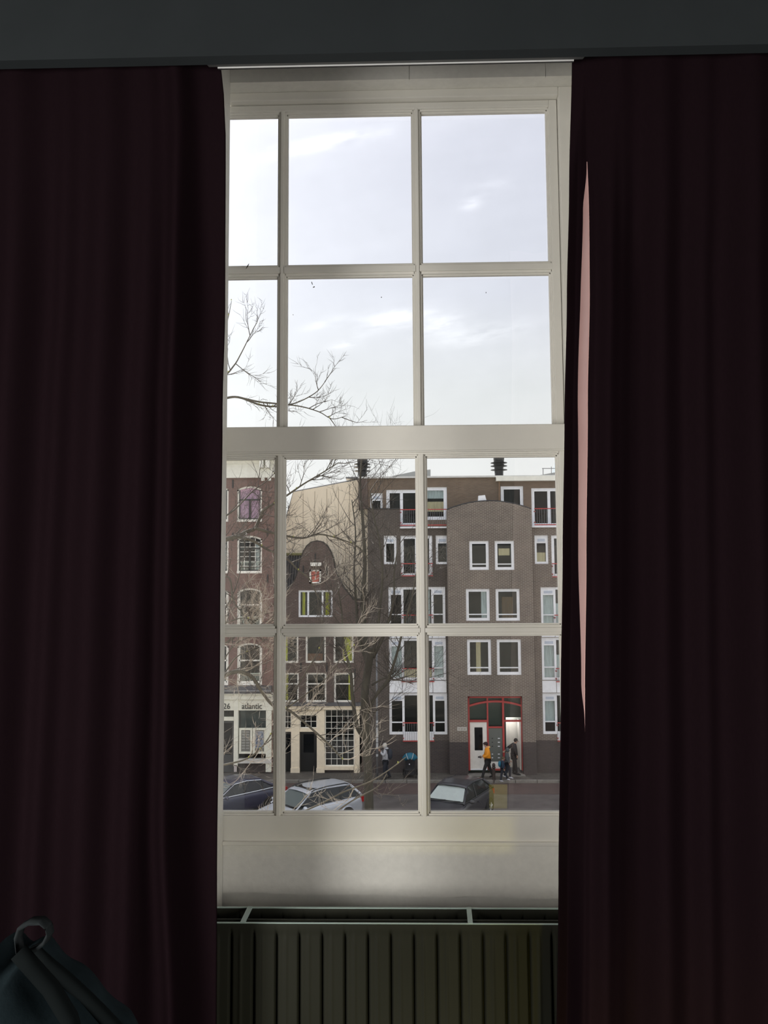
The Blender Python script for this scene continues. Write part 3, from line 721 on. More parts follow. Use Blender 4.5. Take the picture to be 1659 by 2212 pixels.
# red balcony rails
def railing(px0, px1, pyt, pyb, Y, n=9, out=.10):
    q = rect(px0, pyt, px1, pyb, Y); mb = MB()
    mb.box(q[0], q[1], Y - out - .035, Y - out, q[3] - .035, q[3] + .01)
    mb.box(q[0], q[1], Y - out - .035, Y - out, q[2] - .02, q[2] + .03)
    o = mb.build('balcony_railing', RED, T)
    g = MB()
    for i in range(n + 1):
        x = q[0] + .02 + (q[1] - q[0] - .04) * i / n; g.box(x - .007, x + .007, Y - out - .022, Y - out - .008, q[2] + .03, q[3] - .035)
    g.build('baluster', GREYM, o, kind='stuff')
    g = MB()
    for x in (q[0] + .03, q[1] - .03):
        for z in (q[3] - .14, q[2] + .13): g.box(x - .03, x + .03, Y - out + .001, Y + .06, z - .03, z + .03)
    g.build('wall_fixing', RED, o)
railing(864.5, 968, 1100.5, 1135, YM, 22); railing(866, 935, 1217, 1244, YM, 14); railing(868, 936, 1328, 1356, YM, 14); railing(867.5, 938, 1443, 1472, YM, 14); railing(870, 938, 1560, 1600, YM, 14)
railing(1153.5, 1330, 1098, 1133.5, YM, 34)
for dx in (0, 178):
    railing(1191.5 + dx, 1262 + dx, 1217, 1246, YM, 14); railing(1197 + dx, 1265 + dx, 1328, 1356, YM, 14); railing(1200 + dx, 1266 + dx, 1443, 1472, YM, 14); railing(1203 + dx, 1268 + dx, 1560, 1600, YM, 14)
# french doors reach down past the side lights
for px0, px1 in ((871, 937), (1204, 1266)):
    q = rect(px0, 1584, px1, 1600, YM - .05)
    BX(q[0], q[1], YM - .05, YM + .02, q[2], q[3]).build('door_sill', WHITE, T)
# entrance
YE = YC + .25
ent = MB()
def bar(px0, py0, px1, py1, mb=ent, y0=YE - .06, y1=YE + .06):
    q = rect(px0, py0, px1, py1, YE); mb.box(q[0], q[1], y0, y1, q[2], q[3])
bar(1011.2, 1504, 1130, 1507.5); bar(1011.2, 1504, 1014.8, 1664); bar(1126, 1504, 1130, 1664); bar(1052, 1507.5, 1055.3, 1660, y0=YE - .055); bar(1085.3, 1507.5, 1089.6, 1664, y0=YE - .055)
bar(1014.8, 1555, 1052, 1559.5, y0=YE - .05); bar(1089.6, 1555, 1126, 1559, y0=YE - .05); bar(1055.3, 1569, 1085.3, 1572.5, y0=YE - .05); bar(1055.3, 1660, 1085.3, 1664, y0=YE - .05)
for i in range(16):
    t0, t1 = i / 16, (i + 1) / 16; f_ = lambda t: 1523.5 - 9.5 * (1 - (2 * t - 1) ** 2)
    A_ = at(1014 + 112 * t0, f_(t0), YE); B_ = at(1014 + 112 * t1, f_(t1), YE)
    ent.add([(A_.x, YE - .09, A_.z - .06), (B_.x, YE - .09, B_.z - .06), (B_.x, YE - .09, B_.z + .03), (A_.x, YE - .09, A_.z + .03), (A_.x, YE + .03, A_.z - .06), (B_.x, YE + .03, B_.z - .06), (B_.x, YE + .03, B_.z + .03), (A_.x, YE + .03, A_.z + .03)],
            [(0, 1, 2, 3), (7, 6, 5, 4), (0, 4, 5, 1), (1, 5, 6, 2), (2, 6, 7, 3), (3, 7, 4, 0)])
eo = ent.build('entrance_frame', RED, T)
for a in ((1014.8, 1507.5, 1052, 1555), (1055.3, 1507.5, 1085.3, 1569), (1089.6, 1507.5, 1126, 1555)):
    q = rect(*a, YE); BX(q[0], q[1], YE + .01, YE + .016, q[2], q[3]).build('pane', FGLASS, eo)
q = rect(1011, 1504, 1089, 1665, YE + .7); BX(q[0] - .2, q[1] + .05, YE + .35, YE + .4, q[2], q[3] + .3).build('interior', GREENIN, T)
q = rect(1089, 1504, 1130, 1556, YE + .7); BX(q[0], q[1] + .3, YE + .36, YE + .40, q[2] + .2, q[3] + .3).build('interior', GREENIN, T)
dl = MB(); q = rect(1015, 1560, 1052, 1663, YE); g = rect(1025, 1571, 1042.6, 1621, YE)
dl.box(q[0], g[0], YE - .02, YE + .03, q[2], q[3]); dl.box(g[1], q[1], YE - .02, YE + .03, q[2], q[3]); dl.box(g[0], g[1], YE - .02, YE + .03, q[2], g[2]); dl.box(g[0], g[1], YE - .02, YE + .03, g[3], q[3])
DW = mat('warm_white_door', (.78, .76, .71), .5)
do_ = dl.build('door', DW, T); BX(g[0], g[1], YE + .0, YE + .01, g[2], g[3]).build('pane', mat('black_glass', (.008, .009, .01), .1), do_)
BX(q[0], q[1], YE - .05, YE - .021, q[2], q[2] + .05).build('weather_bar', WHITE, do_)
MPN = mat('grey_green_panel', (.115, .125, .115), .5)
q = rect(1055.3, 1572.5, 1085.3, 1645, YE); mp_ = BX(q[0], q[1], YE - .02, YE + .02, q[2], q[3]).build('mailbox_panel', MPN, T)
for i, yy_ in enumerate((1595, 1603.5, 1612, 1629, 1637)):
    for px_ in (1064, 1077.5):
        a = at(px_ - 2, yy_, YE - .03); BX(a.x, a.x + (.10 if px_ > 1070 else .07), YE - .032, YE - .02, a.z - .018, a.z + .018).build('letter_flap', WHITE if px_ > 1070 or i > 2 else BLACKM, mp_)
q = rect(1055.3, 1645, 1085.3, 1660, YE); BX(q[0], q[1], YE - .02, YE + .02, q[2], q[3]).build('lower_panel', DW, T)
# open doorway on the right: pale lobby wall and the opened leaf
q = rect(1089.6, 1559, 1126, 1664, YE)
lob = MB(); lob.box(q[0] - .2, q[1] + .25, YE + 1.2, YE + 1.25, BASE, q[3] + .3); lob.build('lobby_wall', DW, T)
BX(q[1] - .05, q[1] - .01, YE + .06, YE + .85, q[2], q[3]).build('open_door', DW, T)
ll = bpy.data.lights.new('lobby_fill', 'AREA'); ll.size = .4; ll.energy = 11; ll.color = (1, .97, .92); lo_ = bpy.data.objects.new('lobby_fill', ll); COL.objects.link(lo_); lo_.location = ((q[0] + q[1]) / 2, YE + .75, q[3] + .2)  # unseen lamp added to brighten the lobby
BX(q[0] - .2, q[1] + .3, YE + .05, YE + 1.2, BASE, BASE + .04).build('doorstep', SLATE, T)
BX(xd0 - .05, xd1 + .05, YC - .35, YC + .28, BASE - .02, BASE + .035).build('doorstep', KERB, T)
# street name plate
q = rect(987.5, 1570.5, 1008.5, 1578.5, YC); pl = BX(q[0], q[1], YC - .03, YC - .001, q[2], q[3]).build('name_plate', mat('plate_white', (.5, .48, .44), .5), T)
for fa, fb, fc, fd in ((.13, .31, .33, .68), (.39, .86, .30, .66)):
    BX(q[0] + (q[1] - q[0]) * fa, q[0] + (q[1] - q[0]) * fb, YC - .034, YC - .0305, q[2] + (q[3] - q[2]) * fc, q[2] + (q[3] - q[2]) * fd).build('worn_print', mat('plate_grey_ink', (.33, .31, .28), .6, noise=.5, nscale=14), pl)
# roof things
def flue(px, py0, py1, Y, label):
    a = at(px, py0, Y); b = at(px, py1, Y); h = b.z - a.z
    f = thing('flue', label, 'chimney', (a.x, Y, a.z - .15), group=None)
    MB().lathe((a.x, Y, a.z), [(.22, -.15), (.24, h * .45), (.26, h * .62), (.28, h * .64), (.28, h * .8)], 16).build('pipe', BLACKM, f, smooth=False)
    for k in (.30, .52, .70): MB().lathe((a.x, Y, a.z + h * k), [(.26, 0), (.44, .025), (.44, .04), (.26, .05)], 16).build('ring', BLACKM, f)
    MB().lathe((a.x, Y, a.z + h * .8), [(.27, .02), (.29, h * .2)], 16).build('cowl', BLACKM, f)
    BX(a.x - .85, a.x + .95, Y - .5, Y + .5, a.z - .14, a.z - .06).build('base_plate', GREYM, f)
flue(783, 1030, 993, YT + 1.2, 'black ringed flue at the left corner of the modern roof')
flue(1078, 1028, 990, YT + 1.2, 'black ringed flue above the arched centre of the modern roof')
for (p0, p1, p2, p3) in (((835, 1031), (896, 1018), (930, 1014), (930, 1031)), ((1140, 1031), (1206, 1019), (1290, 1005), (1290, 1031))):
    pts = [at(*p, YT + 2.5) for p in (p0, p3, p2, p1)]
    MB().prism([(p.x, p.z) for p in pts], YT + 2.5, YT + 5).build('roof_slope', mat('zinc_roof', (.30, .31, .30), .5), T)
a = at(1200, 1020, YT + 4); b = at(1240, 985, YT + 4)
MB().prism([(a.x, a.z - .3), (b.x, a.z - .3), (b.x, b.z), (a.x + .35, b.z)], YT + 4, YT + 6).build('glazed_turret', mat('blue_grey_glazing', (.25, .31, .35), .2), T)
an = MB(); a = at(1173, 1024, YT + 2.2); b = at(1173, 1012, YT + 2.2); c = at(1207, 1012, YT + 2.2); d_ = at(1191, 1024, YT + 2.2); e_ = at(1191, 1008, YT + 2.2)
an.tube([a - Vector((0, 0, .2)), b], .025, 5); an.tube([b - Vector((.05, 0, 0)), c], .02, 5); an.tube([d_ - Vector((0, 0, .2)), e_], .02, 5); an.build('antenna', GREYM, T)

# ---- cream party wall behind
cwl = thing('cream_building', 'tall plain cream rendered building behind the bell gable and the bare tree', 'building', (at(700, 1200, 44).x, 44, BASE))
def pz(px, py, Y): p = at(px, py, Y); return (p.x, p.z)
pp = [pz(605, 1700, 43.2), pz(797, 1700, 43.2), pz(797, 1098, 43.2), pz(776, 1094, 43.2), pz(776, 1035.8, 43.2), pz(633.6, 1063, 43.2), pz(621, 1110, 43.2), pz(612, 1150, 43.2)]
pp[0] = (pp[0][0], BASE); pp[1] = (pp[1][0], BASE)
MB().prism(pp, 43.2, 50).build('wall', CREAMWALL, cwl)
for px in (655, 680, 706, 731, 755):
    yt = 1063 - (px - 633.6) * .191 + 3
    a = at(px, yt, 43.19); b = at(px, 1300, 43.19); BX(a.x - .012, a.x + .012, 43.188, 43.199, b.z, a.z - .1).build('panel_joint', mat('joint_tan', (.42, .36, .28), .9), cwl)
cpv = [Vector((x, 43.3, z + .02)) for x, z in (pp[4], pp[5], pp[6], pp[7])]
MB().tube(cpv, .06, 5).build('edge_trim', GREYM, cwl)

# ---- bell gable house
YG = 41.15
gb = thing('gable_house', 'narrow old brick house with bell-shaped gable, red shutter hatch and cream shopfront', 'building', (at(695, 1600, YG).x, YG, BASE))
right_side = [(684.4, 1170), (696.4, 1172.5), (706, 1180), (713.3, 1192), (718.7, 1206), (721, 1217), (723, 1228), (727, 1242), (732.6, 1254.5), (744.7, 1274), (755.5, 1287), (762, 1295)]
left_side = [(2 * 684.4 - x, y) for x, y in right_side[::-1]][:-1]
zsh = at(700, 1296, YG).z
xg0, xg1 = at(591.5, 1450, YG).x, at(795.5, 1450, YG).x
outl = [(xg0, zsh)] if False else []
pg = [pz(x, max(y, 0), YG) for x, y in right_side[::-1]]
pgl = [pz(x, y, YG) for x, y in left_side[::-1]]
# hole-bearing wall up to shoulder, then gable above split round the openings
hg = []
def WG(*a, **k): R_ = rect(*a, YG); hg.append(R_); wins.append((R_, YG, k)); return R_
YC1 = dict(fw=.08)
rows = []
WG(644.6, 1275, 718.7, 1333, fw=.09, cols=((0, .28), (.28, .70), (.70, 1)), curtains=((0, .25, .65, 0, 1, YEL), (2, .25, .75, 0, 1, YEL)))
for (a, b) in ((600, 644.4), (660, 704), (720.4, 764)):
    WG(a, 1372, b, 1432, fw=.085, m_=mat('cream_sash_paint', (.84, .82, .75), .5), curtains=((0, .0, .45, 0, 1, YEL),) if b < 650 else (((0, .45, 1, 0, 1, YEL),) if a > 710 else ((0, .0, .9, 0, .3, mat('rust_cloth', (.18, .06, .03), .9)),)))
    WG(a + 1, 1453.5, b + 1, 1517, fw=.085, m_=MC['cream_sash_paint'], rails=((0, .62),), curtains=((0, .0, .45, 0, 1, YEL),) if b < 650 else (((0, .75, 1, 0, 1, YEL),) if a > 710 else ()))
zG1 = zsh
hatch = rect(668.7, 1231, 693.4, 1260, YG)
zcorn = at(690, 1517.5, YG).z
wl = wall_holes(xg0, xg1, zcorn, zG1, YG, [h for h in hg])
# gable above shoulder: horizontal slices from outline, with the top of the triple window left open
outline = [at(x, y, YG) for x, y in right_side]
def halfw(z):
    for p, q in zip(outline, outline[1:]):
        if q.z <= z <= p.z: return abs((p.x + (q.x - p.x) * (p.z - z) / max(1e-6, p.z - q.z)) - xc)
    return abs(outline[-1].x - xc)
xc = at(684.4, 1230, YG).x
zs = [zG1 + (outline[0].z - zG1) * i / 40 for i in range(41)]
wtr = hg[0]
if wtr[3] not in zs: zs.append(wtr[3]); zs.sort()
for za, zb_ in zip(zs, zs[1:]):
    ha, hb_ = halfw(za), halfw(zb_ if zb_ < zs[-1] else zb_ - .002)
    if zb_ >= zs[-1]: hb_ = .15
    def strip(xa0, xa1, xb0, xb1):
        wl.add([(xa0, YG, za), (xa1, YG, za), (xb1, YG, zb_), (xb0, YG, zb_), (xa0, YG + .35, za), (xa1, YG + .35, za), (xb1, YG + .35, zb_), (xb0, YG + .35, zb_)],
               [(0, 1, 2, 3), (7, 6, 5, 4), (0, 4, 5, 1), (1, 5, 6, 2), (2, 6, 7, 3), (3, 7, 4, 0)])
    if (za + zb_) / 2 < wtr[3]:
        strip(xc - ha, wtr[0], xc - hb_, wtr[0]); strip(wtr[1], xc + ha, wtr[1], xc + hb_)
    else: strip(xc - ha, xc + ha, xc - hb_, xc + hb_)
wl.build('wall', B_OLD, gb)
cv = [Vector((xc + s_ * abs(p.x - xc), YG + .17, p.z + .02)) for s_, L_ in ((-1, outline[::-1]), (1, outline[1:])) for p in L_]
MB().tube(cv, .07, 6).build('gable_coping', mat('mossy_stone', (.055, .05, .042), .9, noise=.3), gb)
BX(at(762, 1296, YG).x, xg1, YG - .03, YG + .3, zsh, zsh + .06).build('shoulder_coping', MC['mossy_stone'], gb)
q = hatch
fo = MB()
for a in ((q[0], q[1], q[2], q[2] + .07), (q[0], q[1], q[3] - .07, q[3]), (q[0], q[0] + .08, q[2], q[3]), (q[1] - .08, q[1], q[2], q[3])): fo.box(a[0], a[1], YG - .04, YG - .001, a[2], a[3])
ho = fo.build('hatch', MC['cream_sash_paint'], gb)
MB().prism([(q[0] + .14, q[2] + .06), (q[1] - .10, q[2] + .06), (q[1] - .08, q[3] - .08), (q[0] + .08, q[3] - .08)], YG - .035, YG - .002).build('shutter', mat('salmon_red_paint', (.52, .14, .10), .7, noise=.15), ho, label='faded red shutter board')
q = rect(672, 1215.5, 694.8, 1223, YG); BX(q[0], q[1], YG - .35, YG - .001, q[2], q[3]).build('hoist_beam', MC['cream_sash_paint'], gb)
for (px, py) in ((681, 1205), (706, 1232), (655, 1232), (767, 1455), (706, 1442), (650, 1442)):
    a = at(px, py, YG - .02); BX(a.x - .03, a.x + .03, YG - .03, YG - .001, a.z - .22, a.z + .22).build('wall_anchor', BLACKM, gb)
# tiled roof seen left of the gable
rp = [at(600, 1204, YG + .8), at(650, 1196, YG + .8)]
x0r, x1r = at(592, 1240, YG + .8).x, at(660, 1196, YG + .8).x; zr0, zr1 = at(620, 1300, YG + .4).z, at(620, 1200, YG + .8).z
MB().add([(x0r, YG + .36, zr0), (x1r, YG + .36, zr0), (x1r, YG + 1.6, zr1), (x0r, YG + 1.6, zr1), (x0r, YG + 1.95, zr0), (x1r, YG + 1.95, zr0)], [(0, 1, 2, 3), (3, 2, 5, 4), (0, 3, 4), (1, 5, 2), (0, 4, 5, 1)]).build('roof', ROOFT, gb)
tl = MB(); nn = 12
for i in range(nn + 1):
    x = x0r + (x1r - x0r) * i / nn; tl.tube([(x, YG + .33, zr0 + .03), (x, YG + 1.58, zr1 + .05)], .045, 5)
tl.build('roof_tile', mat('worn_pantile', (.10, .095, .09), .5, noise=.3), gb, kind='stuff')
MB().tube([(x0r, YG + 1.6, zr1 + .08), (x1r, YG + 1.6, zr1 + .08)], .08, 8).build('ridge_tile', mat('mossy_ridge', (.22, .21, .10), .8, noise=.5, nscale=8), gb)
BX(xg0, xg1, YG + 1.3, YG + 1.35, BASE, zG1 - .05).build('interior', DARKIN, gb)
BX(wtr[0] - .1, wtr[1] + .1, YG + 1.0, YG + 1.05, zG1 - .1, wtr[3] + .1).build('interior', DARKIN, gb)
for R_, Y, k in wins: window(gb, R_, Y, **k)
wins.clear()
# shopfront
q = rect(592, 1517.5, 781, 1523.5, YG); BX(q[0], q[1], YG - .30, YG + .05, q[2], q[3]).build('lead_cornice', SLATE, gb)
q = rect(592, 1523.5, 781, 1531.5, YG); BX(q[0], q[1], YG - .22, YG + .05, q[2], q[3]).build('fascia', CREAM, gb)
q2 = rect(781, 1517.5, 795.5, 1600, YG); BX(q2[0], q2[1], YG, YG + .1, BASE, zcorn).build('brick_pier', B_OLD, gb)
zft = q[2]
def pil(px0, px1, ytop=1531.5, ybot=1671, dd=.14, m_=CREAM, name='pilaster'):
    r_ = rect(px0, ytop, px1, ybot, YG); return BX(r_[0], r_[1], YG - dd, YG + .1, max(BASE, r_[2]), r_[3]).build(name, m_, gb)
pil(629.5, 647.5); pil(685, 701.5); pil(766, 777); pil(592, 613)
for a in (629.5, 685, 766): r_ = rect(a, 1660, a + (18 if a < 640 else 16 if a < 700 else 11), 1671, YG); BX(r_[0] - .02, r_[1] + .02, YG - .18, YG - .141, BASE, BASE + .22).build('pilaster_base', CREAM, gb)
pil(613, 629.5, 1573, 1580, .1, name='transom'); pil(647.5, 685, 1573, 1580, .1, name='transom')
pil(647.5, 685, 1531.5, 1544, .1, name='top_panel')
q = rect(614, 1535, 629, 1573, YG); window(gb, (q[0], q[1], q[2], q[3]), YG - .05, fw=.03, bars=((0, (2, 3)),), m_=MC['cream_sash_paint'])
q = rect(647.5, 1544, 685, 1573, YG); window(gb, q, YG - .05, fw=.04, bars=((0, (3, 2)),), m_=MC['cream_sash_paint'])
q = rect(701.5, 1532, 766, 1655, YG); wg = window(gb, q, YG - .05, fw=.05, bars=((0, (5, 9)),), m_=MC['cream_sash_paint'], curtains=((0, 0, 1, 0, .5, mat('dusty_mauve_blind', (.13, .11, .115), .9)),))
q = rect(701.5, 1655, 766, 1661.5, YG); BX(q[0], q[1], YG - .2, YG + .05, q[2], q[3]).build('window_sill', CREAM, gb)
q = rect(701.5, 1661.5, 766, 1672, YG); BX(q[0], q[1], YG - .08, YG + .05, BASE, q[3]).build('plinth', B_DARK, gb)
for a, b in ((613, 629.5), (647.5, 685)):
    q = rect(a, 1580, b, 1671, YG); dd = BX(q[0], q[1], YG + .12, YG + .18, BASE, q[3]).build('door', mat('near_black_door', (.012, .013, .014), .35), gb)
    w2 = (q[1] - q[0]); BX(q[0] + w2 * .2, q[1] - w2 * .2, YG + .112, YG + .119, BASE + .9, q[3] - .15).build('pane', MC['black_glass'], dd)

# ---- red brick house on the left with shop
YR = 41.0
rb = thing('brick_house', 'tall red-brown brick house with white arched windows and corner shopfront at the left edge', 'building', (at(520, 1600, YR).x, YR, BASE))
hr = []
def WR(*a, **k): R_ = rect(*a, YR); hr.append(R_); wins.append((R_, YR, k)); return R_
DKF = mat('dark_green_sash', (.02, .028, .026), .4)
xr0, xr1 = at(120, 1350, YR).x, at(590.5, 1350, YR).x
zc0, zc1 = at(540, 1482, YR).z, at(540, 1032.5, YR).z
rows = ((1050, 1127, 'p'), (1157, 1238.5, 'b'), (1270.5, 1357, 'n'), (1389, 1480, 'n'))
archs = []
for (ya, yb_, kd) in rows:
    for px in (512, 439.5, 366, 293, 220):
        q = rect(px, ya, px + 54, yb_, YR); hr.append(q)
        cu = ()
        archs.append((q, kd))
wl = wall_holes(xr0, xr1, zc0, zc1, YR, hr)
wl.box(xr1 - .2, xr1, YR + .01, YR + 3, BASE, zc1)
for q, kd in archs:                                     # brick over the arched heads
    x0, x1, z0, z1 = q; hh = .17
    pts = [(x0, z1 + .001), (x0, z1 - hh)] + [(x0 + (x1 - x0) * t / 10, z1 - hh * (2 * t / 10 - 1) ** 2) for t in range(0, 11)][1:10] + [(x1, z1 - hh), (x1, z1 + .001)]
    wl.prism(pts, YR, YR + .05)
wl.build('wall', B_RED, rb)
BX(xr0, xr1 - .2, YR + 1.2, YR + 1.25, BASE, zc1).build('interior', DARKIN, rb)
for q, kd in archs:
    x0, x1, z0, z1 = q; hh = .17; f = MB(); fw = .085
    f.box(x0, x0 + fw, YR + .06, YR + .16, z0 + .12, z1 - hh); f.box(x1 - fw, x1, YR + .06, YR + .16, z0 + .12, z1 - hh)
    f.box(x0, x1, YR - .02, YR + .16, z0, z0 + .12)
    for t in range(10):
        xa, xb_ = x0 + (x1 - x0) * t / 10, x0 + (x1 - x0) * (t + 1) / 10; za, zb_ = z1 - hh * (2 * t / 10 - 1) ** 2, z1 - hh * (2 * (t + 1) / 10 - 1) ** 2
        f.add([(xa, YR + .06, za - fw), (xb_, YR + .06, zb_ - fw), (xb_, YR + .06, zb_), (xa, YR + .06, za), (xa, YR + .16, za - fw), (xb_, YR + .16, zb_ - fw), (xb_, YR + .16, zb_), (xa, YR + .16, za)],
              [(0, 1, 2, 3), (7, 6, 5, 4), (0, 4, 5, 1), (1, 5, 6, 2), (2, 6, 7, 3), (3, 7, 4, 0)])
    wo_ = f.build('window', MC['cream_sash_paint'], rb)
    s = MB(); sw = .07; zz = z0 + (z1 - z0) * (.62 if kd == 'p' else .58 if kd == 'n' else .66); a, b, c_, d_ = x0 + fw, x1 - fw, z0 + .12, z1 - fw
    sm = MC['cream_sash_paint'] if kd == 'n' else DKF
    s.box(a, a + .05, YR + .10, YR + .15, c_, d_ - .05); s.box(b - .05, b, YR + .10, YR + .15, c_, d_ - .05); s.box(a, b, YR + .10, YR + .15, c_, c_ + .06); s.box(a, b, YR + .10, YR + .15, zz - .035, zz + .035)
    if kd != 'n': s.box((a + b) / 2 - .045, (a + b) / 2 + .045, YR + .10, YR + .15, c_, zz)
    s.build('sash', sm, wo_)
    BX(a, b, YR + .155, YR + .160, c_, d_).build('pane', FGLASS, wo_)
    if kd == 'p':
        MB().grid(24, 1, lambda u_, v_: Vector((a + (b - a) * u_, YR + .24 + .015 * math.sin(u_ * 30), c_ + (d_ - c_) * v_))).build('curtain', PINK, wo_)
    if kd == 'b':
        g = MB()
        for k in range(1, 4): g.box(a + (b - a) * k / 4 - .012, a + (b - a) * k / 4 + .012, YR + .105, YR + .13, c_, d_)
        for k in range(1, 7): g.box(a, b, YR + .107, YR + .128, c_ + (d_ - c_) * k / 7 - .011, c_ + (d_ - c_) * k / 7 + .011)
        g.build('glazing_bar', MC['cream_sash_paint'], wo_)
        MB().grid(12, 1, lambda u_, v_: Vector((a + (b - a) * (.72 + .28 * u_), YR + .24 + .015 * math.sin(u_ * 12), c_ + (d_ - c_) * v_ * .8))).build('curtain', NET, wo_)
    if kd != 'p': 
        g = MB()
        for k in range(14): xx = a + .04 + (b - a - .08) * k / 13; g.box(xx - .012, xx + .012, YR + .175, YR + .19, c_, c_ + .42)
        g.box(a, b, YR + .17, YR + .195, c_ + .40, c_ + .44); g.build('inner_railing', MC['cream_sash_paint'], wo_)
for (px, py) in ((503, 1045), (578, 1250), (503, 1160), (578, 1150)):
    a = at(px, py, YR - .02); BX(a.x - .035, a.x + .035, YR - .04, YR - .001, a.z - .2, a.z + .2).build('wall_anchor', BLACKM, rb)
# cornice
q = rect(120, 960, 592, 1032.5, YR); 
BX(xr0, xr1 + .02, YR - .12, YR + .2, zc1, at(540, 1003, YR).z).build('frieze', CREAM2, rb)
BX(xr0, xr1 + .05, YR - .18, YR + .2, at(540, 1003, YR).z + .001, at(540, 996, YR).z).build('frieze_moulding', CREAM2, rb)
BX(xr0, xr1 + .12, YR - .55, YR + .4, at(540, 996, YR).z + .002, at(540, 975, YR).z).build('cornice', CREAM2, rb)
for px in (568, 581, 330, 343):
    a = at(px, 1000, YR); BX(a.x - .10, a.x + .10, YR - .5, YR - .185, a.z - .30, a.z + .07).build('bracket', CREAM2, rb)
q = rect(565, 1032, 572, 1039, YR); BX(q[0], q[1], YR - .12, YR - .001, q[2], q[3] - .01).build('frieze_drop', CREAM2, rb)
q = rect(579, 1032, 586, 1039, YR); BX(q[0], q[1], YR - .12, YR - .001, q[2], q[3] - .01).build('frieze_drop', CREAM2, rb)
# shopfront
def RB(px0, py0, px1, py1, y0, y1, name, m_, parent=None, **k):
    q = rect(px0, py0, px1, py1, YR); return BX(q[0], q[1], YR + y0, YR + y1, max(BASE, q[2]), q[3]).build(name, m_, parent or rb, **k)
RB(120, 1481.5, 588, 1490, -.25, .1, 'lead_roof', SLATE); RB(120, 1490, 588, 1492, -.42, .1, 'gutter_lip', mat('weathered_lead', (.26, .26, .26), .6)); RB(120, 1492, 588, 1496.5, -.38, .1, 'gutter', SLATE)
SH = mat('ivory_shop_paint', (.80, .79, .67), .6)
RB(120, 1496.5, 590, 1500, -.30, .1, 'cornice_moulding', SH); RB(120, 1500, 590, 1510, -.22, .1, 'fascia', SH)
sb = RB(120, 1510, 590, 1534, -.14, .1, 'sign_board', SH)
q = rect(484, 1518.5, 498.5, 1530.5, YR); text_mesh('lettering', '26', q[0], YR - .155, q[2], q[1] - q[0], q[3] - q[2], BLACKM, sb)
q = rect(523.7, 1518, 567, 1530.5, YR); text_mesh('lettering', 'atlantic', q[0], YR - .155, q[2], q[1] - q[0], q[3] - q[2], BLACKM, sb)
RB(506.5, 1510, 515.7, 1653, -.18, .1, 'pilaster', SH); RB(575.5, 1534, 587, 1666, -.18, .1, 'pilaster', SH); RB(455, 1510, 470, 1660, -.18, .1, 'pilaster', SH)
RB(470, 1548, 506, 1556, -.12, .08, 'transom', SH)
BX(xr0, rect(440, 1534, 455, 1660, YR)[1], YR - .02, YR + .1, BASE, rect(440, 1534, 455, 1660, YR)[3]).build('shop_wall', B_DARK, rb)
wdr = RB(470, 1534, 506, 1548, .02, .04, 'pane', FGLASS); dr = RB(470, 1556, 506, 1668, .02, .08, 'door', mat('dark_grey_door', (.05, .052, .055), .4))
RB(476, 1562, 501, 1630, .01, .019, 'pane', MC['black_glass'], dr)
RB(515.7, 1534, 575.5, 1638, .04, .05, 'shop_glass', FGLASS); RB(515.7, 1534, 575.5, 1600, .30, .32, 'blind', mat('grey_blind', (.13, .145, .15), .8, noise=.2, nscale=2))
RB(515.7, 1638, 587, 1647, -.22, .1, 'window_sill', mat('pale_sill', (.62, .60, .56), .6)); RB(515.7, 1647, 576, 1668, -.05, .1, 'plinth', B_DARK); RB(507.5, 1650, 513.5, 1665, -.24, -.19, 'pilaster_foot', mat('pinkish_stone', (.52, .46, .44), .8))
for (a, b, pm) in ((516.5, 545, 'l'), (546.3, 575, 'r')):
    fr = MB()
    q = rect(a, 1572.5, b, 1628, YR - .1); y0, y1 = YR - .12, YR - .05; fw = .10
    fr.box(q[0], q[1], y0, y1, q[2], q[2] + fw); fr.box(q[0], q[1], y0, y1, q[3] - fw, q[3]); fr.box(q[0], q[0] + fw, y0, y1, q[2] + fw, q[3] - fw); fr.box(q[1] - fw, q[1], y0, y1, q[2] + fw, q[3] - fw)
    cs = fr.build('display_case', SH, rb)
    BX(q[0] + fw, q[1] - fw, y1 - .03, y1 - .02, q[2] + fw, q[3] - fw).build('case_back', mat('case_grey', (.17, .17, .15), .7), cs)
    if pm == 'r':
        BX(q[0] + fw + .02, q[1] - fw - .03, y1 - .045, y1 - .031, q[2] + fw + .16, q[3] - fw - .06).build('poster', mat('poster_white', (.5, .52, .55), .6), cs)
        BX(q[0] + fw + .045, q[1] - fw - .055, y1 - .052, y1 - .046, q[2] + fw + .19, q[3] - fw - .09).build('poster_print', mat('poster_blue', (.05, .09, .22), .6, noise=.8, nscale=9, col2=(.30, .38, .50)), cs)
    else:
        for i in range(7):
            for j in range(2):
                xx = q[0] + fw + .03 + j * .20; zz = q[3] - fw - .10 - i * .13
                if zz > q[2] + fw + .05: BX(xx, xx + .16, y1 - .04, y1 - .031, zz - .03, zz + .05).build('notice', mat('faded_paper', (.33, .33, .30), .8), cs)

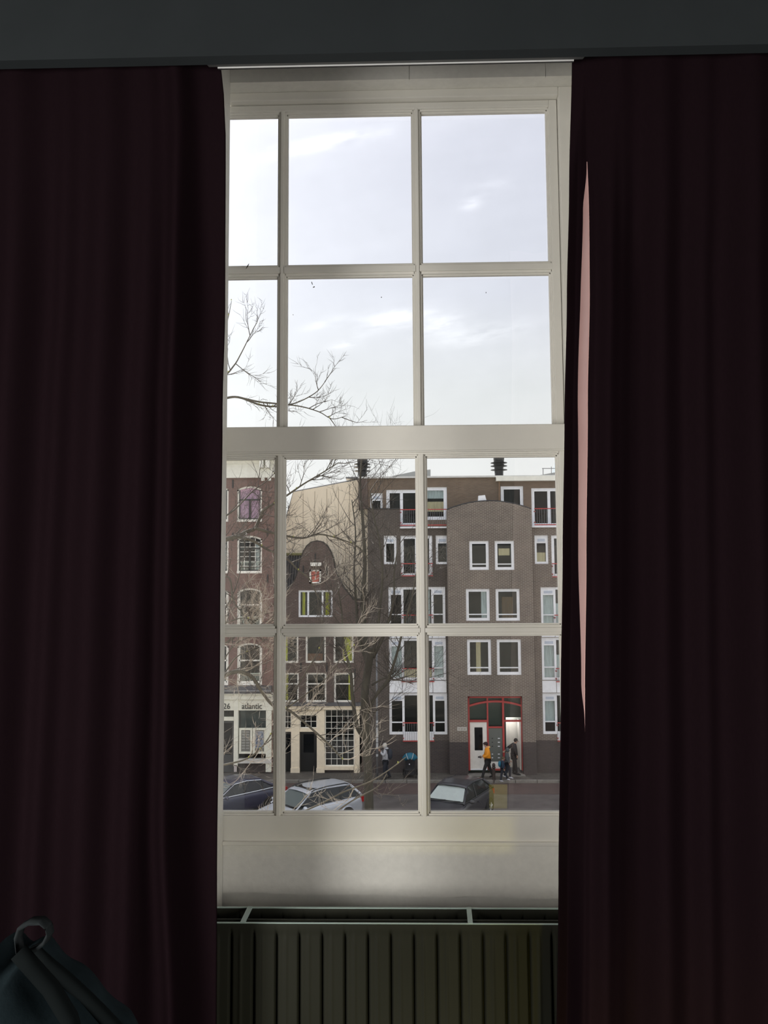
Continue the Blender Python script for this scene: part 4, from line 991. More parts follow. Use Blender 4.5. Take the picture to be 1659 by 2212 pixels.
# ---------------------------------------------------------------- lamp post, bollard
a = ground(815, 1690)
pst = thing('street_pole', 'slim grey street pole with pale stickers beside the walking woman', 'pole', (a.x, a.y, .1))
zt_ = at(815, 1410, a.y).z
MB().tube([(a.x, a.y, .05), (a.x, a.y, zt_)], [.05, .04], 10).build('shaft', GREYM, pst, smooth=True)
MB().ell((a.x, a.y, zt_), (.055, .055, .06)).build('cap', GREYM, pst, smooth=True)
for (y0_, y1_) in ((1556, 1561), (1563, 1567), (1572, 1592), (1594, 1603), (1605, 1617), (1629, 1634)):
    za, zb_ = at(815, y1_, a.y).z, at(815, y0_, a.y).z
    MB().tube([(a.x, a.y, za), (a.x, a.y, zb_)], .055, 10).build('sticker', mat('sticker_white', (.45, .46, .47), .6, noise=.3, nscale=12), pst)
a = ground(1067, 1690)
bl = thing('bollard', 'dark brown bollard standing behind the walker in orange', 'bollard', (a.x, a.y, 0))
MB().lathe((a.x, a.y, 0), [(.10, 0), (.10, .12), (.075, .14), (.07, .62), (.09, .65), (.09, .69), (.065, .72), (.085, .78), (.05, .86)], 12).build('post', mat('dark_iron', (.035, .022, .02), .6), bl)

# ---------------------------------------------------------------- cars
TYRE = mat('tyre_rubber', (.012, .012, .013), .9); HUB = mat('alloy', (.35, .36, .37), .3, metal=.8)
CGL = mat('car_glass', (.012, .015, .016), .06, spec=.5)
def car(label, x, y, rz, paint, kind, roofm=None, windscreen=None, sunroof=False, rails_=False, chrome=False, intr=None):
    c = thing('car', label, 'car', (x, y, 0), rz)
    if kind == 'wagon': roof = [(.95, .98), (.20, 1.40), (-.4, 1.46), (-1.75, 1.40), (-2.14, 1.02)]; tail = -2.25
    elif kind == 'sedan': roof = [(.95, .96), (.15, 1.38), (-.4, 1.43), (-1.1, 1.36), (-1.75, 1.03)]; tail = -2.25
    else: roof = [(.95, .98), (.25, 1.42), (-.4, 1.47), (-1.4, 1.38), (-1.95, 1.02)]; tail = -2.05
    hood = [(2.2, .50), (2.12, .70), (1.7, .84), (1.2, .93), (.95, .98)]
    st = [(tail, .80, .80), (tail + .06, .96, .86), (tail + .3, 1.0, .88)] + [(x_, .985, .90) for x_ in (-1.4, -.7, 0, .6)] + [(.95, .96, .90), (1.3, .905, .88), (1.7, .84, .85), (2.05, .72, .78), (2.2, .56, .66)]
    secs = []
    for (x_, zt, w_) in st:
        k = w_ / .90; wl_ = .88 * k
        secs.append([(x_, -wl_ * .95, .22), (x_, -wl_, .40), (x_, -wl_ * 1.01, .62), (x_, -w_ * .95, zt - .07), (x_, -w_ * .87, zt), (x_, -w_ * .4, zt + .025), (x_, w_ * .4, zt + .025), (x_, w_ * .87, zt), (x_, w_ * .95, zt - .07), (x_, wl_ * 1.01, .62), (x_, wl_, .40), (x_, wl_ * .95, .22)])
    vs = [p for s_ in secs for p in s_]; n = 12; fs = []
    for i in range(len(secs) - 1):
        for k in range(n): fs.append((i * n + k, (i + 1) * n + k, (i + 1) * n + (k + 1) % n, i * n + (k + 1) % n))
    fs += [tuple(range(n)), tuple(range(len(secs) * n - 1, (len(secs) - 1) * n - 1, -1))]
    body = MB().add(vs, fs).build('body', paint, c, local=True, smooth=True)
    body.modifiers.new('s', 'SUBSURF').levels = 1; body.modifiers['s'].render_levels = 1
    # glasshouse
    wb, wt = .78, .60
    cg = []
    for (x_, z_) in roof:
        t = max(0, min(1, (z_ - .97) / .42)); cg.append((x_, z_, wb + (wt - wb) * t))
    mb = MB(); vs = []
    base = [(roof[0][0], .95), (roof[-1][0], .95)]
    for x_, z_, w_ in cg: vs += [(x_, -w_, z_), (x_, w_, z_)]
    nb = len(vs); 
    for x_, z_, w_ in cg: vs += [(x_, -wb, .93), (x_, wb, .93)]
    fs = []
    for i in range(len(cg) - 1):
        fs.append((2 * i, 2 * i + 2, 2 * i + 3, 2 * i + 1)); fs.append((2 * i, nb + 2 * i, nb + 2 * i + 2, 2 * i + 2)); fs.append((2 * i + 1, 2 * i + 3, nb + 2 * i + 3, nb + 2 * i + 1))
    mb.add(vs, fs).build('windows', CGL, c, local=True)
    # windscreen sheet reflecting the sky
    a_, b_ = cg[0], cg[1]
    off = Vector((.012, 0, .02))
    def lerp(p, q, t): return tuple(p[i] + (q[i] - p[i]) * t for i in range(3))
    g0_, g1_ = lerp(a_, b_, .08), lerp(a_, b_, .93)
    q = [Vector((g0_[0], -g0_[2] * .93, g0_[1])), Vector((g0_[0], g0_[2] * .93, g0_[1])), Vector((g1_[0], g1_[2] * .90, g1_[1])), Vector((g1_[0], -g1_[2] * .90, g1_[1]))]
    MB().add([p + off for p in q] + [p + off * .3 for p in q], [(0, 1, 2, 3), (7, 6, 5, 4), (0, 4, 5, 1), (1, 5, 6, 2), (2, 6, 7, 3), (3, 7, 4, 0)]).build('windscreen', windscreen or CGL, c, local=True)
    # roof skin
    rm = roofm or paint; mb = MB(); rs = cg[1:4]; vs = []
    rs = [(rs[0][0] + .10, rs[0][1] - .045, rs[0][2] + .01)] + list(rs) + [(rs[-1][0] - .09, rs[-1][1] - .06, rs[-1][2] + .01)]
    def roof_fn(u_, v_):
        i = u_ * (len(rs) - 1); k = min(int(i), len(rs) - 2); p = lerp(rs[k], rs[k + 1], i - k); s_ = v_ * 2 - 1
        return Vector((p[0], s_ * (p[2] + .015), p[1] + .018 + .035 * (1 - s_ * s_) - .02 * abs(s_) ** 6))
    ro = mb.grid(24, 10, roof_fn).build('roof', rm, c, local=True, smooth=True); so_ = ro.modifiers.new('s', 'SOLIDIFY'); so_.thickness = .03
    for s_ in (-1, 1):
        P_ = lambda t: Vector((t[0], s_ * (t[2] + .005), t[1]))
        A = MB().tube([Vector((roof[0][0] + .05, s_ * wb, .96)), P_(cg[0]), P_(cg[1])], [.035, .032, .03], 6)
        A.build('pillar', paint, c, local=True, smooth=True)
        MB().tube([P_(cg[3]), P_(cg[4]), Vector((cg[4][0] - .03, s_ * wb, .95))], [.05, .06, .06], 6).build('pillar', paint, c, local=True, smooth=True)
        for xx in ((-.25, -1.15) if kind == 'wagon' else (-.25,) if kind != 'sedan' else (-.25, -1.1)):
            zz = 1.42 if xx > -.5 else 1.38
            MB().tube([(xx, s_ * (wb + .004), .95), (xx - .06, s_ * (wt + .012), zz)], [.03, .026], 5).build('pillar', BLACKM if not (kind == 'wagon' and xx < -1) else BLACKM, c, local=True)
        # side window trim
        tr = MB().tube([Vector((cg[0][0] - .02, s_ * (wb + .018), .985)), Vector((-.7, s_ * (wb + .022), 1.0)), Vector((cg[-1][0] + .05, s_ * (wb + .018), 1.02))], .012, 4)
        if chrome: tr.tube([P_(cg[0]) + Vector((0, s_ * .02, .01)), P_(cg[1]) + Vector((0, s_ * .02, .0)), P_(cg[2]) + Vector((0, s_ * .02, -.01)), P_(cg[3]) + Vector((0, s_ * .02, 0)), P_(cg[4]) + Vector((0, s_ * .02, .02))], .014, 4)
        tr.build('window_trim', mat('chrome', (.7, .72, .75), .15, metal=1) if chrome else BLACKM, c, local=True)
        if rails_:
            MB().tube([(.15, s_ * .60, 1.44), (.0, s_ * .60, 1.50), (-.6, s_ * .60, 1.53), (-1.5, s_ * .58, 1.50), (-1.7, s_ * .58, 1.43)], .02, 6).build('roof_rail', BLACKM, c, local=True, smooth=True)
        mr = MB().ell((.72, s_ * 1.00, 1.02), (.07, .12, .075)); mr.tube([(.72, s_ * .84, .98), (.72, s_ * .95, 1.0)], .02, 5); mr.build('mirror', paint, c, local=True, smooth=True)
        MB().box(-.35, -.17, s_ * .905 - .02, s_ * .905 + .02, .80, .835).build('door_handle', paint, c, local=True)
        for xw in (1.38, -1.38):
            w_ = MB(); 
            prof = [(.20, -.11), (.30, -.11), (.33, -.08), (.33, .08), (.30, .11), (.20, .11)]
            vs = []; fs = []; nn = 20
            for r_, d_ in prof:
                for k in range(nn): t = 2 * PI * k / nn; vs.append((xw + r_ * math.cos(t), s_ * .80 + d_, .33 + r_ * math.sin(t)))
            for j in range(len(prof) - 1):
                for k in range(nn): fs.append((j * nn + k, j * nn + (k + 1) % nn, (j + 1) * nn + (k + 1) % nn, (j + 1) * nn + k))
            fs += [tuple(range(nn)), tuple(range(5 * nn, 6 * nn))]
            wh = w_.add(vs, fs).build('wheel', TYRE, c, local=True, smooth=False)
            hb2 = MB()
            for k in range(7): t = 2 * PI * k / 7; hb2.tube([(xw, s_ * .925, .33), (xw + .19 * math.cos(t), s_ * .925, .33 + .19 * math.sin(t))], [.03, .022], 5)
            hb2.tube([(xw, s_ * .91, .33), (xw, s_ * .935, .33)], .05, 10); hb2.build('hub', HUB, wh, local=True)
            ar = [Vector((xw + .37 * math.cos(PI * k / 12), s_ * .885, .33 + .37 * math.sin(PI * k / 12))) for k in range(13)]
            MB().tube(ar, .028, 5).build('wheel_arch', TYRE if kind != 'wagon' else paint, c, local=True, smooth=True)
            dk = MB(); pts = [(xw + .35 * math.cos(2 * PI * k / 20), .33 + .35 * math.sin(2 * PI * k / 20)) for k in range(20)]
            dk.prism(pts, min(s_ * .86, s_ * .906), max(s_ * .86, s_ * .906)); dk.build('wheel_well', TYRE, c, local=True)
        MB().ell((2.06, s_ * .62, .66), (.12, .16, .07)).build('headlamp', mat('lamp_lens', (.6, .62, .62), .1), c, local=True, smooth=True)
        MB().box(tail - .02, tail + .10, s_ * .70 - .12, s_ * .70 + .12, .72, .92).build('tail_lamp', mat('tail_red', (.35, .02, .02), .2), c, local=True)
    if sunroof: BX(-.55, .12, -.45, .45, 1.478, 1.505).build('sunroof', CGL, c, local=True)
    MB().box(2.15, 2.22, -.4, .4, .42, .55).build('grille', BLACKM, c, local=True)
    MB().tube([(.98, -.6, 1.005), (.9, .0, 1.03)], .012, 4).tube([(.98, 0, 1.01), (.9, .6, 1.03)], .012, 4).build('wiper', BLACKM, c, local=True)
    return c
SILVER = mat('silver_car_paint', (.50, .53, .58), .3, metal=.35); BLK = mat('black_car_paint', (.028, .028, .034), .22); NAVY = mat('navy_car_paint', (.030, .034, .062), .22)
SCREEN = mat('pale_sunshade_screen', (.34, .39, .38), .4)
def place(px, py): return ground(px, py)
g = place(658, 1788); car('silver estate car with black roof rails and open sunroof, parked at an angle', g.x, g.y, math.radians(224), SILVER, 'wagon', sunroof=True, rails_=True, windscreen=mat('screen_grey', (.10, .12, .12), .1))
g = place(984, 1775); car('black hatchback with a pale silver sunshade behind its windscreen', g.x, g.y, math.radians(243), BLK, 'hatch', windscreen=SCREEN)
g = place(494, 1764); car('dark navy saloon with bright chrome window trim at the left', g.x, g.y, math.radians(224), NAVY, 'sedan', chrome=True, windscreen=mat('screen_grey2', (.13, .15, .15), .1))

# ---------------------------------------------------------------- people
SKIN = mat('skin', (.42, .26, .19), .6); 
def skin_obj(name, verts, edges, radii, material, parent, root=0):
    me = bpy.data.meshes.new(name); me.from_pydata(verts, edges, []); me.update()
    o = bpy.data.objects.new(name, me); COL.objects.link(o); o.parent = parent
    md = o.modifiers.new('skin', 'SKIN'); md.use_smooth_shade = True
    if not me.skin_vertices: me.attributes
    for i, r_ in enumerate(radii):
        sv = me.skin_vertices[0].data[i]; sv.radius = r_ if isinstance(r_, tuple) else (r_, r_); sv.use_root = (i == root)
    o.modifiers.new('sub', 'SUBSURF').levels = 1; o.modifiers['sub'].render_levels = 1
    me.materials.append(material); return o
def person(label, px, py, face, h, J, top, legs, shoes, hairm, hood=None, cap=None, extra=None, z0=BASE, y=None, group=None):
    """J: dict of joints in body space (forward, side, up) for a 1.75 m figure"""
    g = ground(px, py, z0) if y is None else Vector((at(px, 1500, y).x, y, z0))
    k = h / 1.75
    t = thing('person', label, 'person', (g.x, g.y, z0), face)
    t.scale = (k, k, k)
    D = dict(pel=(0, 0, .93), waist=(0, 0, 1.08), chest=(.0, 0, 1.30), neck=(.01, 0, 1.48), head=(.03, 0, 1.60), crown=(.02, 0, 1.70),
             sl=(0, .18, 1.41), sr=(0, -.18, 1.41), el=(-.03, .24, 1.13), er=(-.03, -.24, 1.13), hl=(.08, .22, .90), hr=(.08, -.22, .90),
             pl=(0, .09, .88), pr=(0, -.09, .88), kl=(.02, .10, .48), kr=(.02, -.10, .48), al=(0, .10, .08), ar=(0, -.10, .08))
    D.update(J)
    def toe(a): v_ = Vector(D[a]); return (v_.x + .15, v_.y, max(.03, v_.z - .05))
    D['tl'] = J.get('tl', toe('al')); D['tr'] = J.get('tr', toe('ar')); D['nose'] = tuple(Vector(D['head']) + Vector((.10, 0, -.01)))
    def sk(name, keys, edges, rad, m_): return skin_obj(name, [D[q] for q in keys], [(keys.index(a), keys.index(b)) for a, b in edges], rad, m_, t)
    body = ['pel', 'waist', 'chest', 'neck', 'head', 'crown', 'sl', 'sr', 'el', 'er', 'hl', 'hr', 'pl', 'pr', 'kl', 'kr', 'al', 'ar', 'tl', 'tr']
    be = [('pel', 'waist'), ('waist', 'chest'), ('chest', 'neck'), ('neck', 'head'), ('head', 'crown'), ('chest', 'sl'), ('chest', 'sr'), ('sl', 'el'), ('sr', 'er'), ('el', 'hl'), ('er', 'hr'), ('pel', 'pl'), ('pel', 'pr'), ('pl', 'kl'), ('pr', 'kr'), ('kl', 'al'), ('kr', 'ar'), ('al', 'tl'), ('ar', 'tr')]
    sk('body', body, be, [.11, .10, .12, .055, (.085, .095), (.07, .075), .05, .05, .035, .035, .025, .025, .07, .07, .05, .05, .035, .035, .025, .025], SKIN)
    jk = ['waist', 'pel', 'chest', 'neck', 'sl', 'sr', 'el', 'er', 'hl', 'hr']
    D2 = dict(D); 
    for a, b in (('hl', 'el'), ('hr', 'er')): D[a + '_'] = D[a]
    hl, hr = D['hl'], D['hr']
    D['hl'] = tuple(Vector(D['el']).lerp(Vector(hl), .85)); D['hr'] = tuple(Vector(D['er']).lerp(Vector(hr), .85))
    sk('jacket', jk, [('pel', 'waist'), ('waist', 'chest'), ('chest', 'neck'), ('chest', 'sl'), ('chest', 'sr'), ('sl', 'el'), ('sr', 'er'), ('el', 'hl'), ('er', 'hr')], [.165, .175, .185, .085, .10, .10, .078, .078, .06, .06], top)
    D['hl'], D['hr'] = hl, hr
    sk('trousers', ['pel', 'pl', 'pr', 'kl', 'kr', 'al', 'ar'], [('pel', 'pl'), ('pel', 'pr'), ('pl', 'kl'), ('pr', 'kr'), ('kl', 'al'), ('kr', 'ar')], [.15, .11, .11, .082, .082, .066, .066], legs)
    for a, b in (('al', 'tl'), ('ar', 'tr')):
        p, q = Vector(D[a]), Vector(D[b]); dd = (q - p)
        MB().tube([p - dd * .35 + Vector((0, 0, -.01)), p + Vector((0, 0, -.01)), p + dd * .6, q + dd * .25], [.035, .05, .045, .025], 8).build('shoe', shoes, t, local=True, smooth=True)
    hd = Vector(D['head']); up_ = (Vector(D['crown']) - hd).normalized()
    f = MB().ell(hd + Vector((.105, 0, -.005)), (.022, .014, .02), 6, 5); f.build('nose', SKIN, t, local=True, smooth=True)
    for s_ in (-1, 1): MB().ell(hd + Vector((.0, s_ * .085, 0)), (.022, .012, .03), 6, 5).build('ear', SKIN, t, local=True, smooth=True)
    for s_ in (-1, 1): MB().ell(hd + Vector((.088, s_ * .034, .025)), (.008, .011, .007), 6, 5).build('eye', BLACKM, t, local=True)
    MB().box(hd.x + .086, hd.x + .094, -.022, .022, hd.z - .052, hd.z - .044).build('mouth', mat('lip', (.30, .12, .10), .6), t, local=True)
    if hood: MB().ell(hd + Vector((-.022, 0, .025)), (.115, .12, .14), 12, 9).build('hood', hood, t, local=True, smooth=True)
    else: MB().ell(hd + Vector((-.025, 0, .045)), (.10, .10, .105), 12, 9).build('hair', hairm, t, local=True, smooth=True)
    if cap:
        m_c = MB().ell(hd + Vector((-.005, 0, .07)), (.115, .11, .07), 12, 7); m_c.ell(hd + Vector((.12, 0, .055)), (.07, .07, .012), 10, 5); m_c.build('cap', cap, t, local=True, smooth=True)
    for w_, e_ in (('hl', 'el'), ('hr', 'er')):
        p = Vector(D[w_]); dd = (p - Vector(D[e_])).normalized(); sd_ = dd.orthogonal().normalized(); up2 = dd.cross(sd_)
        mh = MB().ell(p + dd * .04, (.035, .03, .035), 8, 6)
        for i in range(4):
            o_ = sd_ * (.024 - .016 * i); ln = (.07, .08, .075, .06)[i]
            mh.tube([p + dd * .06 + o_, p + dd * (.06 + ln * .6) + o_ + up2 * .008, p + dd * (.06 + ln) + o_ + up2 * .025], [.010, .009, .007], 5)
        mh.tube([p + dd * .02 + sd_ * .03, p + dd * .05 + sd_ * .055 + up2 * .01, p + dd * .085 + sd_ * .06 + up2 * .02], [.012, .011, .008], 5)
        mh.build('hand', SKIN, t, local=True, smooth=True)
    if extra: extra(t, D)
    return t
ORG = mat('orange_shell', (.80, .30, .012), .6); BLKC = mat('black_cloth', (.012, .012, .014), .85); NVY = mat('navy_cloth', (.014, .018, .03), .85)
GRYJ = mat('pale_grey_cloth', (.42, .43, .46), .85); HOOD = mat('mid_grey_cloth', (.075, .085, .09), .9); WSH = mat('white_shoe', (.55, .55, .6), .6); BRN = mat('brown_hair', (.10, .06, .025), .8); DKH = mat('dark_hair', (.02, .016, .014), .8)
WHT = mat('pale_beanie', (.50, .50, .48), .9); TEAL = mat('teal_blue_cloth', (.015, .15, .24), .7)
# orange walker, going left, legs apart, hands forward holding a dark camera
def orange_x(t, D):
    MB().ell((-.05, 0, 1.48), (.09, .12, .05)).build('hood', mat('hood_lining', (.75, .42, .12), .7), t, local=True, smooth=True)
pw = person('person in a bright orange jacket and dark cap walking left, holding a small black camera', 1054, 1682, PI, 1.70,
       dict(chest=(.03, 0, 1.30), neck=(.05, 0, 1.47), head=(.09, 0, 1.585), crown=(.09, 0, 1.69), el=(.0, .22, 1.12), er=(.0, -.22, 1.12), hl=(.27, .08, 1.02), hr=(.27, -.08, 1.02), kl=(.16, .10, .50), al=(.28, .10, .07), kr=(-.10, -.10, .49), ar=(-.26, -.10, .12)),
       ORG, BLKC, BLKC, DKH, cap=mat('dark_maroon_cap', (.03, .012, .014), .8), extra=orange_x)
g = pw.location; cmx = thing('camera', 'small black camera held in the hands of the walker in orange', 'camera', (g.x - .33, g.y, g.z + .94))
MB().box(-.04, .04, -.07, .07, 0, .09).tube([(-.04, 0, .045), (-.12, 0, .045)], .035, 10).build('camera_body', BLKC, cmx, local=True, bevel=.01)
# man in the open doorway leaning right
person('man in a long black coat leaning right in the open doorway', 1108, 0, 0, 1.72,
       dict(waist=(.02, 0, 1.1), chest=(-.02, 0, 1.32), neck=(.05, 0, 1.48), head=(.12, 0, 1.58), crown=(.13, 0, 1.68), el=(-.26, .22, 1.22), hl=(-.42, .16, 1.10), er=(.04, -.25, 1.14), hr=(.12, -.2, .92), kl=(.02, .10, .5), al=(-.04, .10, .08), kr=(.05, -.1, .5), ar=(.10, -.1, .08)),
       BLKC, BLKC, BLKC, DKH, y=YC - .12, z0=BASE + .035)
# hooded youth walking right
def hoodx(t, D): pass
person('youth in a grey hooded top and navy trousers walking right past the doorway', 1096, 1683, 0, 1.42,
       dict(kl=(.18, .10, .50), al=(.16, .10, .08), kr=(.0, -.10, .5), ar=(-.20, -.10, .2), chest=(.03, 0, 1.3), head=(.06, 0, 1.60), crown=(.06, 0, 1.70), hl=(.18, .2, .98), hr=(.10, -.22, .92)),
       HOOD, NVY, WSH, DKH, hood=HOOD)
def bagx(t, D):
    MB().ell((-.20, 0, 1.22), (.12, .17, .22), 12, 8).build('backpack', TEAL, t, local=True, smooth=True, label='teal blue backpack')
person('child with brown hair and teal blue backpack walking in white shoes', 1086, 1688, 0, 1.12,
       dict(kl=(.24, .10, .52), al=(.36, .10, .14), kr=(-.10, -.10, .48), ar=(-.16, -.10, .08), chest=(.05, 0, 1.3), head=(.08, 0, 1.6), crown=(.08, 0, 1.7)),
       mat('dark_blue_top', (.012, .03, .06), .8), NVY, WSH, BRN, extra=bagx)
def packx(t, D):
    MB().ell((-.22, 0, 1.22), (.13, .16, .27), 12, 8).build('backpack', mat('navy_backpack', (.022, .028, .042), .8), t, local=True, smooth=True, label='dark navy backpack')
    for s_ in (-1, 1): MB().tube([(-.14, s_ * .12, 1.45), (.02, s_ * .13, 1.47), (.13, s_ * .12, 1.30), (.0, s_ * .15, 1.08)], .02, 5).build('strap', MC['navy_backpack'], t, local=True, smooth=True)
    MB().ell((-.05, 0, 1.50), (.11, .13, .05)).build('collar', GRYJ, t, local=True, smooth=True)
person('woman in pale grey jacket and knit hat with navy backpack, hands raised', 833, 1684, PI, 1.66,
       dict(el=(.08, .24, 1.18), hl=(.26, .12, 1.38), er=(.08, -.24, 1.18), hr=(.26, -.12, 1.38), kl=(.06, .1, .5), al=(.02, .1, .08), kr=(-.06, -.1, .5), ar=(-.22, -.10, .13), head=(.05, 0, 1.60), crown=(.04, 0, 1.70)),
       GRYJ, NVY, BLKC, DKH, hood=WHT, extra=packx)

# stroller
g = ground(886, 1682); st_ = thing('stroller', 'baby stroller with a teal canopy and pale straps parked against the dark plinth', 'stroller', (g.x, g.y, BASE), 0)
TL2 = mat('teal_canopy', (.012, .12, .19), .6)
def can(u_, v_):
    a = -1.15 + 2.3 * u_; r_ = .42 * (1 - .05 * v_)
    b = .15 + 1.35 * v_
    return Vector((r_ * 1.02 * math.sin(a) * (.35 + .65 * math.sin(b)), -.30 * math.cos(b) * math.cos(a), .66 + .46 * math.cos(a) * (.35 + .65 * math.sin(b)) * .95 + .02 * v_))
cn = MB().grid(16, 8, can).build('canopy', TL2, st_, local=True, smooth=True); sf = cn.modifiers.new('s', 'SOLIDIFY'); sf.thickness = .012
for a in (.30, .68):
    MB().tube([can(a, j / 8) + Vector((0, -.016, .006)) for j in range(9)], .014, 5).build('strap', mat('pale_strap', (.5, .52, .52), .7), st_, local=True)
MB().add([(-.22, -.05, .36), (.22, -.05, .36), (.22, .22, .74), (-.22, .22, .74), (-.22, .08, .30), (.22, .08, .30), (.22, .32, .72), (-.22, .32, .72)], [(0, 1, 2, 3), (7, 6, 5, 4), (0, 4, 5, 1), (1, 5, 6, 2), (2, 6, 7, 3), (3, 7, 4, 0)]).build('seat', BLKC, st_, local=True, bevel=.03)
MB().box(-.23, .23, -.34, -.03, .30, .40).build('seat_cushion', BLKC, st_, local=True, bevel=.04)
MB().add([(-.21, -.36, .14), (.21, -.36, .14), (.23, -.30, .36), (-.23, -.30, .36), (-.21, -.31, .14), (.21, -.31, .14), (.23, -.25, .36), (-.23, -.25, .36)], [(0, 1, 2, 3), (7, 6, 5, 4), (0, 4, 5, 1), (1, 5, 6, 2), (2, 6, 7, 3), (3, 7, 4, 0)]).build('leg_rest', BLKC, st_, local=True, bevel=.02)
BX(-.24, .24, -.2, .3, .14, .26).build('basket', NVY, st_, local=True, bevel=.04)
fr = MB()
for s_ in (-1, 1):
    fr.tube([(s_ * .26, .35, .98), (s_ * .26, .10, .6), (s_ * .26, -.30, .12)], .014, 6); fr.tube([(s_ * .26, .05, .55), (s_ * .30, .35, .15)], .014, 6)
fr.tube([(-.26, .35, .98), (.26, .35, .98)], .016, 6); fr.build('frame', BLACKM, st_, local=True, smooth=True)
for (x_, y_) in ((-.33, .35), (.33, .35), (-.28, -.32), (.28, -.32)):
    pts = [Vector((x_, y_ + .11 * math.cos(2 * PI * k / 14), .13 + .11 * math.sin(2 * PI * k / 14))) for k in range(15)]
    MB().tube(pts, .022, 6, cap=False).tube([(x_ - .02, y_, .13), (x_ + .02, y_, .13)], .05, 8).build('wheel', TYRE, st_, local=True, smooth=True)
MB().ell((-.03, -.27, .62), (.03, .02, .03), 8, 6).build('buckle', WSH, st_, local=True)

# ---------------------------------------------------------------- trees
def curve(pts, n=6):
    out = []
    for i in range(len(pts) - 1):
        p0, p1, p2, p3 = pts[max(i - 1, 0)], pts[i], pts[i + 1], pts[min(i + 2, len(pts) - 1)]
        for k in range(n):
            t = k / n; out.append(.5 * ((2 * p1) + (p2 - p0) * t + (2 * p0 - 5 * p1 + 4 * p2 - p3) * t * t + (3 * p1 - p0 - 3 * p2 + p3) * t ** 3))
    out.append(pts[-1]); return out
def grow(mb, rn, p, d, ln, r_, depth, up_=.25, spread=.9, kink=.22):
    n = 5; pts = [p]; q = p.copy(); dd = d.normalized()
    for i in range(n):
        dd = (dd + Vector((rn.gauss(0, kink), rn.gauss(0, kink), rn.gauss(0, kink) + up_ * .25))).normalized()
        q = q + dd * (ln / n); pts.append(q.copy())
    rad = [r_ * (1 - .75 * i / n) for i in range(n + 1)]
    mb.tube(pts, rad, 4 if depth < 2 else 5, cap=False)
    if depth <= 0: return
    for i in range(1, n + 1):
        for _ in range(1 if rn.random() < .75 else 2):
            if rn.random() < .22: continue
            ax = Vector((rn.gauss(0, 1), rn.gauss(0, 1) * .8, rn.gauss(0, 1))).normalized()
            nd = (dd * .8 + ax * spread).normalized()
            grow(mb, rn, pts[i], nd, ln * rn.uniform(.42, .72), max(.0036, rad[i] * .62), depth - 1, up_, spread, kink)
def pl3(lst, Y, dy=0.0):
    n = len(lst); return [at(a, b, Y + dy * i / max(1, n - 1)) for i, (a, b) in enumerate(lst)]

# tree in front of the gap between the houses
YT1 = 31.0
tr = thing('tree', 'bare winter tree with thick trunk in front of the old gable house', 'tree', (at(796, 1700, YT1).x, YT1, 0))
rn = random.Random(21); tk = MB(); tw = MB()
sc = YT1 / F
base_ = at(797, 1700, YT1); b0 = Vector((base_.x + .05, YT1, -.05))
tk.tube(curve([b0, at(797, 1740, YT1), at(795, 1660, YT1), at(790, 1580, YT1), at(788, 1500, YT1), at(797, 1430, YT1), at(800, 1400, YT1)]), [max(.145, .18 - .0014 * i) for i in range(37)], 12)
tk.build('trunk', BARK, tr, smooth=True)
limbs = [([(797, 1440), (788, 1380), (784, 1300), (788, 1220), (784, 1130), (778, 1050), (782, 985)], 15, 3, .8),
         ([(797, 1440), (810, 1390), (820, 1320), (826, 1240), (820, 1170), (806, 1110), (800, 1060)], 8, 2, -.6),
         ([(793, 1600), (772, 1570), (762, 1510), (757, 1450), (742, 1390), (738, 1320), (728, 1260)], 11, 2, -1.4),
         ([(794, 1540), (812, 1502), (838, 1468), (858, 1410), (873, 1350), (890, 1290), (900, 1230)], 9, 2, -1.),
         ([(797, 1440), (776, 1380), (770, 1310), (765, 1230), (768, 1150), (760, 1080)], 9, 2, 1.),
         ([(806, 1420), (830, 1370), (850, 1300), (852, 1230), (865, 1160)], 8, 1.5, -.8),
         ([(803, 1480), (830, 1465), (850, 1468), (872, 1471), (893, 1478)], 4.5, 1.5, -.5),
         ([(793, 1625), (800, 1560), (815, 1530)], 5, 2, -.8)]
for pts, w0, w1, dy in limbs:
    c = curve(pl3(pts, YT1, dy)); n = len(c); r0, r1 = w0 / 2 * sc, w1 / 2 * sc
    MB().tube(c, [r0 + (r1 - r0) * i / (n - 1) for i in range(n)], 7).build('branch', BARK, tr, smooth=True)
    for i in range(4, n, 1):
        if rn.random() < .62:
            d = (c[i] - c[i - 1]).normalized(); side = Vector((rn.choice((-1, 1)) * rn.uniform(.6, 1.2), rn.gauss(0, .5), .35))
            grow(tw, rn, c[i], d * .6 + side, rn.uniform(.9, 2.0), .017, 2, .35, .7, .12)
tw.build('twig', BARK2, tr, kind='stuff')

